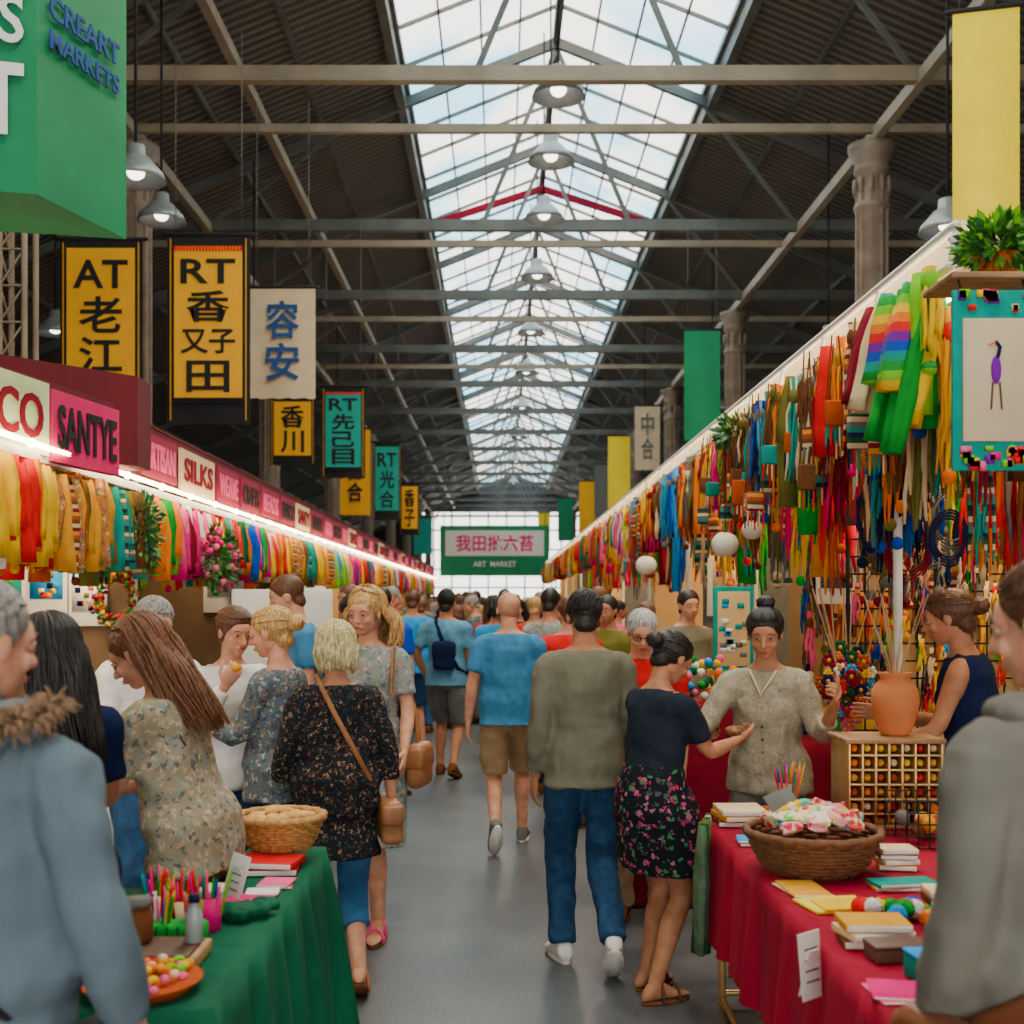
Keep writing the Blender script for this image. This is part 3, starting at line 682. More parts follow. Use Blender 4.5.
mb = MB(); mb.add(rbox((1.68, 3.85, 2.66), (.56, .26, .02), .004), wood); mb.add(tube([(1.93, 3.85, 0), (1.93, 3.85, 2.65)], .02, 8), wood); mb.add(rbox((1.93, 3.85, .02), (.3, .3, .04), .01), wood); mb.build('plant_shelf')
mb = MB(); mb.add(rbox((0, 0, 1.48), (.24, .025, .5), .008), F['teal']); mb.add(rbox((0, -.015, 1.48), (.19, .01, .44), .002), cream)
for i in range(18): mb.add(rbox((U(-.07, .07), -.022, 1.48 + U(-.18, .18)), (.04, .006, .03), 0), F[random.choice(('teal', 'grey', 'sky', 'brown', 'cream', 'white'))])
for s in (-1, 1): mb.add(beam((s * .2, .0, 0), (s * .05, .02, 1.75), .02), wood, False)
mb.add(beam((0, .4, 0), (0, .03, 1.7), .02), wood, False); mb.add(beam((-.16, -.01, 1.22), (.16, -.01, 1.22), .03), wood, False)
mb.build('display_easel', (1.38, 7.1, 0))
for x, y, z, w, h, c in ((-3.3, 8.74, 1.75, .3, .42, 'sky'), (-3.0, 8.74, 1.65, .28, .38, 'white'), (-3.05, 8.72, 2.1, .26, .3, 'orange'), (-3.6, 8.74, 1.75, .3, .4, 'teal'), (-2.75, 11.94, 1.8, .4, .55, 'white'), (2.1, 7.5, 1.8, .25, .35, 'grey'), (2.2, 11.3, 1.8, .5, .6, 'cream')):
    mb = MB(); mb.add(rbox((x, y, z), (w, .02, h), .003), paper); mb.add(rbox((x, y - .012, z + h * .08), (w * .8, .01, h * .6), 0), F[c])
    for i in range(10): mb.add(rbox((x + U(-.3, .3) * w, y - .019, z + U(-.2, .3) * h), (w * .14, .006, h * .1), 0), F[random.choice(ks)])
    mb.build('poster')
mb = MB(); mb.add(rbox((0, 0, 1.35), (.7, .025, .75), .01), white); mb.add(rbox((0, -.015, 1.35), (.64, .01, .69), .002), paper)
for s in (-1, 1): mb.add(tube([(s * .33, .02, 0), (s * .33, .02, 1.7)], .015, 8), steel_l); mb.add(tube([(s * .33, -.2, .03), (s * .33, .25, .03)], .015, 8), steel_l)
mb.build('whiteboard', (-1.55, 8.5, 0))

# ------------------------------------------------------------------ table props
wick = plain('wicker', (.58, .3, .08), .7, 0, .35, 60, .3); wickd = plain('wicker_dark', (.18, .07, .022), .7, 0, .35, 60, .3)
def basket(x, y, z, r, h, mt, name, fill):
    mb = MB(); N = 60
    for k in range(10):
        t = k / 9; rr = r * (.68 + .32 * t ** .7)
        pts = [((rr + .006 * math.sin(a * 15 + k * math.pi)) * math.cos(a), (rr + .006 * math.sin(a * 15 + k * math.pi)) * math.sin(a), .012 + h * t) for a in np.linspace(0, 2 * math.pi, N)]
        mb.add(tube(pts, h * .062 if k < 9 else .014, 6, False), mt)
    for k in range(30):
        a = 2 * math.pi * k / 30; mb.add(tube([(r * .67 * math.cos(a), r * .67 * math.sin(a), 0), (r * .99 * math.cos(a), r * .99 * math.sin(a), h)], .005, 5), mt)
    mb.add(lathe([(r * .66, 0), (r * .68, .015), (r * .8, h * .4), (r * .8, h * .42)], (0, 0, 0), 24), mt)
    fill(mb, r, h); mb.build(name, (x, y, z))
bread = plain('bread_crust', (.8, .42, .12), .7, 0, .3, 30, .3)
def fill_bread(mb, r, h):
    for i in range(34):
        a, q = U(0, 6.28), r * .75 * R() ** .5; mb.add(ell((q * math.cos(a), q * math.sin(a), h * .75 + .05 * (1 - q / r) + U(0, .015)), (.035, .024, .018), 9, 6, Matrix.Rotation(U(0, 3), 3, 'Z')), bread)
def yarn(mb, c, r, mt):
    mb.add(ell(c, (r, r, r), 12, 8), mt)
    for k in range(7):
        ax = Vector((U(-1, 1), U(-1, 1), U(-1, 1))).normalized(); u = ax.orthogonal().normalized(); v = ax.cross(u)
        mb.add(tube([Vector(c) + (u * math.cos(a) + v * math.sin(a)) * r * 1.01 for a in np.linspace(0, 6.28, 18)], r * .07, 4, False), mt)
quilt = [floral('quilt_rose', (1, .42, .45), [(.8, .02, .1), (.9, .85, .7), (.95, .65, .1)], 34, .5), floral('quilt_mint', (.1, .58, .45), [(.9, .85, .6), (.85, .1, .1)], 34, .5),
         floral('quilt_cream', (.95, .85, .55), [(.05, .35, .8), (.9, .08, .06), (.2, .6, .1)], 34, .5), floral('quilt_coral', (.9, .1, .07), [(.95, .8, .5), (.1, .6, .6)], 34, .5), floral('quilt_yellow', (1, .62, .05), [(.85, .05, .1), (.9, .9, .8)], 34, .5)]
def fill_cloth(mb, r, h):
    for i in range(22):
        a, q = i * 2.4, r * .7 * math.sqrt((i + .5) / 22); c = Vector((q * math.cos(a), q * math.sin(a), h * .8 + .11 * (1 - (q / r) ** 2)))
        rot = Matrix.Rotation(U(0, 3), 3, 'Z') @ Matrix.Rotation(U(-.7, .7), 3, 'X')
        ps = [ell(c + rot @ Vector((0, 0, k * .01)), (U(.04, .06), U(.03, .04), .008), 14, 6, rot @ Matrix.Rotation(U(-.3, .3), 3, 'X')) for k in range(3)]
        mb.add(remesh(ps, .0045, 1, (.012, .03)), quilt[i % 5])
    mb.add(xf(rbox((0, 0, 0), (.1, .07, .004), .001), Matrix.Translation((-.1, .02, h + .11)) @ Matrix.Rotation(.9, 4, 'X') @ Matrix.Rotation(.4, 4, 'Z')), F['grey'])
    mb.add(xf(rbox((0, 0, 0), (.09, .07, .004), .001), Matrix.Translation((.0, -.11, h + .08)) @ Matrix.Rotation(.6, 4, 'X') @ Matrix.Rotation(.8, 4, 'Z')), paper)
basket(-.755, 4.13, .795, .145, .1, wick, 'bread_basket', fill_bread)
basket(1.03, 3.95, .757, .215, .12, wickd, 'fabric_basket', fill_cloth)
def books(x, y, z, cols, w=.16, d=.12, name='book_stack', th=.022):
    mb = MB()
    for i, c in enumerate(cols):
        rz = U(-.2, .2); zc = z + th * (i + .5)
        mb.add(rbox((x, y, zc), (w, d, th * .92), .002, rz), F[c]); mb.add(rbox((x, y - .003, zc), (w * .97, d, th * .7), .001, rz), paper)
    mb.build(name)
books(-.76, 3.95, .757, ['maroon', 'red'], .2, .16)
books(1.32, 4.0, .757, ['gold', 'cream', 'brown', 'cream'], .12, .1, th=.018); books(.97, 3.12, .757, ['brown', 'cream', 'gold'], .17, .13); books(1.2, 2.98, .757, ['brown', 'rust', 'gold'], .18, .13)
books(.96, 4.8, .757, ['brown', 'gold', 'cream'], .18, .2); books(1.14, 4.84, .757, ['orange', 'rust'], .14, .12, th=.028); books(1.3, 3.45, .757, ['gold', 'brown', 'cream'], .15, .11); books(.95, 4.4, .757, ['rust', 'sky'], .16, .12, 'card_stack', .01)
books(1.05, 4.55, .757, ['gold', 'pink', 'brown'], .16, .12, 'card_stack', .014); books(.94, 2.72, .757, ['pink', 'magenta'], .2, .14, 'card_stack', .005); books(.93, 3.68, .757, ['cream', 'gold'], .12, .2, 'card_stack', .006); books(1.25, 3.72, .757, ['gold', 'teal'], .2, .1, 'card_stack', .012)
books(-.74, 3.52, .757, ['pink', 'white', 'magenta'], .14, .1, 'card_stack', .006); books(-.7, 3.76, .757, ['rust', 'pink'], .1, .12, 'card_stack', .006); books(-.86, 3.66, .757, ['maroon', 'cream'], .1, .1, 'card_stack', .01); books(-.72, 3.64, .757, ['rust', 'white'], .1, .08, 'card_stack', .006)
mb = MB(); mb.add(rbox((.98, 3.5, .762), (.2, .16, .01), .004, .2), byellow); mb.add(rbox((1.0, 3.47, .77), (.17, .12, .008), .003, .1), F['yellow']); mb.build('folded_cloth')
mb = MB()
for i in range(14): yarn(mb, (1.1 + U(-.09, .09), 3.32 + U(-.07, .07), .785 + U(0, .01)), .026, F[random.choice(('sky', 'green', 'red', 'pink', 'yellow', 'white', 'blue', 'orange'))])
mb.build('yarn_balls')
mb = MB(); mb.add(rbox((1.02, 2.83, .785), (.11, .08, .055), .005, .1), F['teal']); mb.add(rbox((1.02, 2.83, .817), (.115, .085, .01), .004, .1), F['sky']); mb.build('gift_box')
mb = MB(); mb.add(rbox((.99, 2.98, .775), (.15, .08, .035), .005, .1), darkwood); mb.add(rbox((.99, 2.98, .797), (.155, .085, .01), .004, .1), darkwood); mb.build('wooden_box')
def card(x, y, z, w, h, rz, tilt, name='price_card'):
    mb = MB(); M = Matrix.Translation((x, y, z)) @ Matrix.Rotation(rz, 4, 'Z') @ Matrix.Rotation(tilt, 4, 'X')
    mb.add(xf(rbox((0, 0, h / 2), (w, .005, h), .001), M), paper)
    for k in range(4): mb.add(xf(rbox((0, -.004, h * (.75 - k * .16)), (w * .6, .002, h * .03), 0), M), F['grey'])
    mb.add(xf(rbox((0, .03, h * .35), (w * .5, .004, h * .75), .001), M @ Matrix.Rotation(.35, 4, 'X')), paper); mb.build(name)
card(-.8, 3.55, .757, .11, .14, -.9, -.3); card(.81, 3.1, .62, .09, .17, .7, -.1)
def pens(mb, x, y, z, n, h=.13, r=.03):
    for i in range(n):
        a, q = U(0, 6.28), r * R() ** .5; p = Vector((x + q * math.cos(a), y + q * math.sin(a), z)); d = Vector((math.cos(a) * .25 * q / r, math.sin(a) * .25 * q / r, 1)) * h * U(.8, 1.1)
        mt = F[random.choice(('red', 'orange', 'yellow', 'lime', 'teal', 'blue', 'magenta', 'pink', 'green'))]
        mb.add(tube([p, p + d * .88, p + d], [.0045, .0045, .001], 6, False), mt)
for x, y, c, n in ((-.93, 3.28, 'white', 14), (-.86, 3.22, 'cream', 16), (-.79, 3.25, 'magenta', 12)):
    mb = MB(); mb.add(lathe([(.034, 0), (.036, .09), (.033, .09), (.031, .02)], (x, y, .757), 18), F[c]); pens(mb, x, y, .78, n); mb.build('pencil_cup')
mb = MB(); mb.add(rbox((-.84, 3.12, .785), (.15, .08, .055), .01), F['green'])
for k in range(6): mb.add(rbox((-.91 + k * .028, 3.078, .785), (.006, .006, .05), 0), F['dkgreen'])
pens(mb, -.88, 3.12, .79, 9, .1, .02); pens(mb, -.8, 3.12, .79, 9, .1, .02); mb.build('marker_basket')
mb = MB(); mb.add(lathe([(.036, 0), (.038, .1), (.036, .1), (.034, .02)], (1.16, 4.83, .815), 18), wood); pens(mb, 1.16, 4.83, .84, 22, .15, .03); mb.build('pencil_cup')
mb = MB(); mb.add(rbox((-.88, 2.95, .775), (.3, .2, .035), .005), wood); mb.add(rbox((-.88, 2.95, .79), (.27, .17, .02), .003), darkwood); mb.build('wooden_tray')
glassj = plain('jar_glass', (.35, .42, .42), .1, 0, .05, 5, 0)
mb = MB(); mb.add(lathe([(.03, 0), (.038, .01), (.038, .07), (.03, .085), (.03, .09)], (-.9, 2.98, .8), 20), F['brown']); mb.add(lathe([(.034, 0), (.034, .02)], (-.9, 2.98, .89), 20), F['grey']); mb.build('jam_jar')
mb = MB(); mb.add(lathe([(.018, 0), (.022, .005), (.022, .07), (.012, .09), (.012, .1)], (-.76, 2.98, .8), 16), glassj); mb.add(lathe([(.014, 0), (.014, .018)], (-.76, 2.98, .9), 16), F['navy']); mb.build('glass_bottle')
mb = MB(); mb.add(lathe([(.11, 0), (.13, .02), (.14, .03), (.13, .028)], (-.82, 2.74, .757), 28), F['rust'])
for i in range(90):
    a, q = U(0, 6.28), .115 * R() ** .5; mb.add(ell((-.82 + q * math.cos(a), 2.74 + q * math.sin(a), .79 + U(0, .016)), (.015, .012, .01), 8, 5, Matrix.Rotation(U(0, 3), 3, 'Z')), F[random.choice(('orange', 'yellow', 'red', 'pink', 'cream', 'lime', 'gold'))])
mb.build('candy_bowl')
mb = MB()
mb.add(remesh([ell((-.72 + U(-.05, .05), 3.38 + U(-.05, .05), .77 + U(0, .015)), (.045, .04, .022), 10, 6) for _ in range(9)], .006, 2, (.02, .03)), greencl); mb.build('crumpled_cloth')
mb = MB()
scm = plain('sage_scarf', (.1, .17, .1), .9, 0, .3, 20, .4, fold=.5)
for k in range(7): mb.add(scarf(.78 + .012 * k, 4.62 + k * .045, .78, .5, .03, .028), [scm, F['dkgreen'], F['olive'], scm, F['dkgreen'], F['cream'], scm][k])
mb.build('draped_scarf')
mb = MB(); x0, x1 = 1.36, 1.72; xc = (x0 + x1) / 2
mb.add(rbox((xc, 4.8, .765), (.38, .26, .016), .003), wood); mb.add(rbox((xc, 4.8, 1.1), (.39, .28, .018), .003), wood); mb.add(rbox((xc, 4.92, .93), (.36, .01, .34), .002), darkwood)
for k in range(8): mb.add(rbox((x0 + k * .0514, 4.79, .93), (.008, .25, .33), .001), brass)
for k in range(1, 6): mb.add(rbox((xc, 4.79, .76 + k * .057), (.36, .25, .007), .001), brass)
for i in range(7):
    for j in range(6): mb.add(ell((x0 + .026 + i * .0514, 4.7, .785 + j * .057), (.015, .02, .015), 8, 6), F[random.choice(('gold', 'gold', 'gold', 'red', 'rust', 'cream', 'orange', 'yellow'))])
mb.build('bead_cabinet')
terr = plain('terracotta', (.68, .2, .055), .7, 0, .15, 8, .15)
mb = MB(); mb.add(lathe([(.05, 0), (.06, .01), (.085, .08), (.095, .14), (.085, .19), (.06, .22), (.058, .235), (.07, .25), (.06, .25), (.05, .22)], (0, 0, 0), 32), terr)
reed = plain('dry_reed', (.5, .34, .16), .8)
for i in range(16):
    a = U(0, 6.28); q = U(.03, .14); mb.add(tube([(0, 0, .15), (q * .3 * math.cos(a), q * .3 * math.sin(a), .3), (q * math.cos(a), q * math.sin(a), U(.42, .6))], [.003, .003, .002], 5), reed)
mb.build('terracotta_vase', (1.58, 4.8, 1.11))
mb = MB()
for i in range(8):
    for yy in (4.3, 4.55): mb.add(tube([(1.46 + i * .04, yy, .757), (1.46 + i * .04, yy, .93)], .003, 4), black)
for k in range(5):
    for yy in (4.3, 4.55): mb.add(tube([(1.46, yy, .76 + k * .042), (1.74, yy, .76 + k * .042)], .003, 4), black)
for i in range(20): mb.add(ell((1.48 + U(0, .24), 4.33 + U(0, .2), .79 + U(0, .07)), (.028, .028, .028), 8, 6), F[random.choice(('brown', 'gold', 'cream', 'rust', 'grey'))])
mb.build('wire_basket')

# ------------------------------------------------------------------ people
def head_part(vox):
    h = [ell((0, -.018, .032), (.074, .092, .083), 20, 14), ell((0, .02, -.03), (.058, .062, .08), 18, 12), ell((0, .045, -.085), (.03, .03, .024), 12, 8),
         ell((0, .06, .02), (.052, .028, .045), 14, 9), ell((0, .0, -.06), (.055, .055, .04), 14, 9)]
    for s in (-1, 1):
        h += [ell((s * .03, .068, .018), (.024, .014, .008), 10, 6), ell((s * .036, .06, -.03), (.022, .018, .02), 10, 7),
              ell((s * .073, -.008, -.008), (.009, .019, .03), 10, 8), ell((s * .0105, .09, -.035), (.009, .01, .008), 8, 6)]
    h += [tube([(0, .078, .012), (0, .092, -.01), (0, .104, -.03)], [.008, .009, .012], 8), ell((0, .079, -.062), (.022, .01, .013), 10, 7)]
    V, L, S = remesh(h, vox, 3)
    for s in (-1, 1):
        d = V - np.array([s * .031, .085, .001]); g = np.exp(-(d[:, 0] ** 2 / .00028 + d[:, 2] ** 2 / .00012 + d[:, 1] ** 2 / .001)); V[:, 1] -= .006 * g
    return (V, L, S)
HEAD = {0: head_part(.0048), 1: head_part(.011)}
def hand_part(curl, vox):
    ps = [loft([(Vector((x, y, 0)), Vector((w, 0, 0)), Vector((0, 0, t))) for x, y, w, t in ((0, -.015, .024, .019), (0, .01, .029, .018), (.002, .045, .038, .017), (0, .075, .041, .015), (0, .09, .038, .012))], 14)]
    for x, L, r in ((.030, .072, .0092), (.0105, .08, .0095), (-.0095, .075, .009), (-.029, .06, .008)):
        p = Vector((x, .08, 0)); a = -.05; pts = [p.copy()]; fan = x * 2.2
        for i, f in enumerate((.45, .3, .25)):
            a -= curl * (.8, 1.1, .8)[i]; p = p + Vector((fan * math.cos(a) * .5, math.cos(a), math.sin(a))) * L * f; pts.append(p.copy())
        ps.append(tube(pts, [r, r * .95, r * .88, r * .72], 9))
    p0 = Vector((.026, .02, -.004)); ps.append(tube([p0, p0 + Vector((.026, .025, -.008)), p0 + Vector((.038, .052, -.016)), p0 + Vector((.04, .074, -.024 - curl * .01))], [.014, .0115, .0098, .0075], 9))
    return remesh(ps, vox, 1)
HANDS = {(c, l): hand_part(v, vx) for c, v in (('relax', .3), ('grip', .75), ('open', .12)) for l, vx in ((0, .0036), (1, .007))}
def smst(t): t = max(0, min(1, t)); return t * t * (3 - 2 * t)
def hair_parts(style, lod, seed=0):
    rs = random.Random(seed); out = []
    if style == 'bald': return out
    c = Vector((0, -.021, .036)); r = (.084, .103, .09) if style != 'short' else (.080, .099, .087)
    cap = ell(c, r, 28, 18); V = cap[0]
    s = -.767 * (V[:, 1] - .083) + .644 * (V[:, 2] - .072)
    k = np.clip(-s / .02, 0, 1)[:, None]; V[:] = V * (1 - k) + (np.array(c) + (V - np.array(c)) * .8) * k
    cap = (V, cap[1], cap[2]); low = [ell((0, -.065, -.045), (.055, .042, .045), 14, 9)]
    out.append(remesh([cap] + low, .006 if lod == 0 else .011, 2, (.007, .012) if lod == 0 else None))
    if style == 'bun': out.append(remesh([ell((0, -.07, .135), (.042, .042, .036)), ell((.01, -.09, .12), (.03, .03, .03)), ell((-.015, -.06, .14), (.03, .03, .03))], .006, 1, (.012, .015)))
    if style == 'lowbun': out.append(remesh([ell((0, -.135, .02), (.045, .04, .04)), ell((0, -.1, .02), (.04, .04, .035))], .006, 1, (.012, .015)))
    if lod == 0 and style in ('short', 'bun', 'lowbun'):
        tgt = Vector((0, -.11, .03)) if style == 'lowbun' else (Vector((0, -.06, .12)) if style == 'bun' else None)
        for i in range(260 if style != 'short' else 420):
            a = rs.uniform(-math.pi, math.pi); pm = 62 if abs(a) < 1.0 else (80 if abs(a) < 1.7 else 112); pts = []
            if style == 'short':
                p0 = rs.uniform(0, pm * .8); sp = rs.uniform(.05, .2)
                for j in range(4):
                    pol = math.radians(min(pm, p0 + 10 * j)); f = 1.0 + .03 * math.sin(j * .9)
                    pts.append(Vector((c.x + r[0] * f * math.sin(pol) * math.sin(a + sp * j), c.y + r[1] * f * math.sin(pol) * math.cos(a + sp * j), c.z + r[2] * f * math.cos(pol))))
                out.append(tube(pts, [.002, .003, .0025, .001], 4, False)); continue
            st = Vector((c.x + r[0] * math.sin(math.radians(pm)) * math.sin(a), c.y + r[1] * math.sin(math.radians(pm)) * math.cos(a), c.z + r[2] * math.cos(math.radians(pm))))
            for j in range(6):
                q = st.lerp(tgt, j / 5) - c; q = Vector((q.x / r[0], q.y / r[1], q.z / r[2])); q = q.normalized() * 1.01 if q.length < 1.02 else q
                pts.append(Vector((c.x + q.x * r[0], c.y + q.y * r[1], c.z + q.z * r[2])))
            out.append(tube(pts, [.002] + [.0035] * (len(pts) - 2) + [.0015], 4, False))
    if style in ('bob', 'long', 'curly'):
        n = {'bob': 520, 'long': 640, 'curly': 620}[style] if lod == 0 else 60; rad = .0042 if lod == 0 else .016
        Lz = {'bob': -.12, 'long': -.36, 'curly': -.2}[style]; wv = {'bob': .004, 'long': .009, 'curly': .016}[style]
        for i in range(n):
            a0 = rs.uniform(-math.pi, math.pi); sg = 1 if a0 > 0 else -1; f = rs.uniform(.99, 1.14 if style != 'curly' else 1.22); end = Lz * rs.uniform(.82, 1.05); pts = []; ph = math.sin(a0 * 5) * 2 + rs.uniform(0, 1.3)
            fl = {'bob': .012, 'long': .014, 'curly': .055}[style]
            for j in range(7):
                t = j / 6; pol = math.radians(14 + 84 * t); a = a0
                if abs(a0) < 1.6: a = a0 + (sg * 1.72 - a0) * smst(t * 1.7)
                ff = f if abs(a) > 1.3 else 1 + (f - 1) * .5
                pts.append(Vector((c.x + r[0] * ff * math.sin(pol) * math.sin(a), c.y + r[1] * ff * math.sin(pol) * math.cos(a), c.z + r[2] * ff * math.cos(pol))))
            q = pts[-1]; back = 1 if abs(a0) > 1.9 else 0
            for j in range(1, 9):
                t = j / 8; z = q.z + (end - q.z) * t; inn = (-.3 * t * t * .08) if style == 'bob' else 0
                dx = (q.x - c.x); dy = (q.y - c.y); w = fl * math.sin(t * 2.6) / .09 + inn * 10
                pts.append(Vector((c.x + dx * (1 + w) + wv * math.sin(t * 9 + ph), c.y + dy * (1 + w * .6) - .02 * t * back + wv * math.cos(t * 7 + ph), z)))
            m = len(pts); out.append(tube(pts, [rad * (.7 + .5 * math.sin(3.14 * min(1, .15 + k2 / m))) for k2 in range(m - 1)] + [rad * .3], 4 if lod == 0 else 5, False))
    return out
eyew = plain('eye_white', (.62, .57, .52), .25, 0, .02); iris = plain('eye_iris', (.03, .018, .01), .2); lips = plain('lips', (.52, .1, .08), .5)
SK = {'light': skinmat('skin_light', (.76, .38, .24)), 'tan': skinmat('skin_tan', (.55, .25, .13)), 'deep': skinmat('skin_deep', (.3, .14, .08))}
HR = {'grey': hairmat('hair_grey', (.32, .29, .26)), 'brown': hairmat('hair_brown', (.12, .045, .018)), 'auburn': hairmat('hair_auburn', (.19, .07, .025)), 'black': hairmat('hair_black', (.014, .01, .008)),
      'blonde': hairmat('hair_blonde', (.6, .34, .11)), 'pale': hairmat('hair_pale_blonde', (.74, .53, .26)), 'white': hairmat('hair_white', (.55, .53, .5))}
def person(name, X, Y, yaw, H, skin, hair, hstyle, top, bottom, shoes, female=False, sleeve='short', kind='pants', lean=0, hp=0, hy=0, armL=None, armR=None, handL='relax', handR='relax',
           palmL=None, palmR=None, footL=(-.1, 0, 0, 0), footR=(.1, 0, 0, 0), lod=0, hem=None, bulk=1.0, extra=None, sandals=False, tophem=.84, neck=None, wide=1.0):
    vox = .013 if lod == 0 else .022
    mb = MB(); ln = math.radians(lean); sm = SK[skin]
    hipw = .092; L1, L2 = .435, .42
    dz = 0
    for f in (footL, footR):
        dx = f[0] - (hipw if f[0] > 0 else -hipw); h2 = .836 ** 2 - dx * dx - f[1] ** 2
        dz = min(dz, math.sqrt(max(.3, h2)) + .085 + f[2] - .905)
    def bend(p):
        p = Vector(p); t = smst((p.z - .86) / .22) * ln; z = p.z - .9; return Vector((p.x, p.y * math.cos(t) + z * math.sin(t), .9 + z * math.cos(t) - p.y * math.sin(t) + dz))
    def vdir(z): t = smst((z - .86) / .22) * ln; return Vector((0, math.cos(t), -math.sin(t)))
    def torso(tab, add=(0, 0), low=0):
        return loft([(bend((0, y, z)), Vector((w + add[0] + (low if z < 1.05 else 0), 0, 0)), vdir(z) * (d + add[1] + (low if z < 1.05 else 0))) for z, w, d, y in tab], 20)
    B = bulk
    if female: tab = [(.80, .14, .095, 0), (.86, .172, .118, -.012), (.93, .168, .115, -.012), (1.0, .14 * B, .1 * B, -.005), (1.08, .122 * B, .092 * B, 0), (1.17, .13 * B, .1, .0), (1.26, .145, .105, 0), (1.34, .15, .1, -.005), (1.395, .142, .082, -.01), (1.43, .095, .065, -.012), (1.455, .055, .052, -.012)]
    else: tab = [(.80, .14, .095, 0), (.86, .162, .112, -.008), (.93, .16, .11, -.005), (1.0, .15 * B, .105 * B, 0), (1.08, .148 * B, .108 * B, .002), (1.17, .152 * B, .112 * B, .0), (1.26, .165, .12, 0), (1.34, .175, .118, -.005), (1.4, .168, .092, -.01), (1.44, .115, .07, -.012), (1.465, .06, .055, -.012)]
    tab = [(z, w * wide, d, y) for z, w, d, y in tab]
    sw = (.157 if female else .18) * wide; sz = 1.375
    body = [torso(tab), tube([bend((0, -.015, 1.4)), bend((0, -.005, 1.47)), bend((0, .008, 1.545))], [.062, .05 if female else .06, .05 if female else .057], 14, False)]
    chest = [ell(bend((s * .065, .062, 1.27)), (.062, .055, .06), 12, 8) for s in (-1, 1)] if female else []
    body += chest
    arms = {}
    for s, ar in ((-1, armL), (1, armR)):
        ua, fa = ar or ((s * .14, U(-.05, .06), -1), (s * .05, U(.1, .3), -1))
        ua, fa = Vector(ua).normalized(), Vector(fa).normalized(); S = bend((s * sw, -.005, sz)); E = S + ua * .275; W = E + fa * .245; arms[s] = (S, ua, E, fa, W)
        k = .92 if female else 1.05
        pts = [S + Vector((-s * .03, 0, .01)), S + ua * .03, S + ua * .14, E - ua * .03, E + fa * .02, E + fa * .08, E + fa * .17, W + fa * .01]
        body.append(tube(pts, [.05 * k, .053 * k, .045 * k, .039 * k, .04 * k, .041 * k, .033 * k, .026 * k], 12, True))
    lg = {}
    for s, f in ((-1, footL), (1, footR)):
        Hp = Vector((s * hipw, -.005, .89 + dz)); pr = math.radians(f[3]); A = Vector((f[0], f[1], .085 + f[2])); d = A - Hp; D = min(d.length, (L1 + L2) * .999); dn = d.normalized(); A = Hp + dn * D
        a = (L1 * L1 - L2 * L2 + D * D) / (2 * D); h = math.sqrt(max(0, L1 * L1 - a * a)); pole = Vector((0, 1, 0)); pole = (pole - dn * pole.dot(dn)).normalized(); K = Hp + dn * a + pole * h; lg[s] = (Hp, K, A, pr)
        t1, t2 = (K - Hp).normalized(), (A - K).normalized(); bk = Vector((0, -1, 0))
        body.append(tube([Hp, Hp + t1 * .12, K - t1 * .1, K, K + t2 * .06, K + t2 * .14 + bk * .012, K + t2 * .26 + bk * .004, A, A + Vector((0, 0, -.02))], [.09, .086, .062, .054, .052, .056, .044, .036, .036], 12))
    mb.add(remesh(body, vox, 3), sm)
    for s in (-1, 1):
        Hp, K, A, pr = lg[s]; M = Matrix.Translation(A) @ Matrix.Rotation(-s * .14, 4, 'Z') @ Matrix.Rotation(-pr, 4, 'X')
        def ft(e, tops): return loft([(Vector((0, y, (tp - .072) / 2)), Vector((w + e, 0, 0)), Vector((0, 0, (tp + .072) / 2 + e))) for y, w, tp in tops], 14)
        T = [(-.066, .018, -.04), (-.055, .03, -.015), (-.03, .036, .02), (.01, .037, .035), (.05, .038, .012), (.1, .043, -.02), (.15, .042, -.036), (.18, .03, -.045), (.192, .015, -.052)]
        if sandals:
            mb.add(xf(remesh([ft(-.004, T)], .009, 2), M), sm)
            for y in (.02, .11): mb.add(xf(tube([(.044 * math.cos(a), y, -.07 + (.105 if y < .05 else .065) * math.sin(a)) for a in np.linspace(0, math.pi, 9)], .007, 6, flat=1.5), M), shoes)
        else: mb.add(xf(remesh([ft(.004, T)], .009 if lod == 0 else .02, 1), M), shoes)
        mb.add(xf(loft([(Vector((0, 0, z)), Vector((.043, 0, 0)), Vector((0, .13, 0))) for z in (-.085, -.07)], 18), M @ Matrix.Translation((0, .062, 0))), F['white'] if (not sandals and lod == 0 and shoes in (F['grey'], F['white'], F['sky'])) else F['brown'])
    dsp = (.022, .1) if lod == 0 else (.018, .14)
    def legsc(zend, r0, r1):
        ps = []
        for s in (-1, 1):
            Hp, K, A, pr = lg[s]; path = [Hp + Vector((-s * .008, 0, -.02)), Hp.lerp(K, .3), Hp.lerp(K, .75), K, K.lerp(A, .3), K.lerp(A, .7), K.lerp(A, 1.0)]
            rr = [.094, .096, .082, .076, .074, r1, r1]
            out, ro = [path[0]], [rr[0]]
            for i in range(1, len(path)):
                if path[i].z < zend:
                    t = (path[i - 1].z - zend) / max(1e-4, path[i - 1].z - path[i].z); out.append(path[i - 1].lerp(path[i], t)); ro.append(rr[i - 1] + (rr[i] - rr[i - 1]) * t + r0); break
                out.append(path[i]); ro.append(rr[i] + r0)
            if len(out) > 1: ps.append(tube(out, ro, 14, False))
        return ps
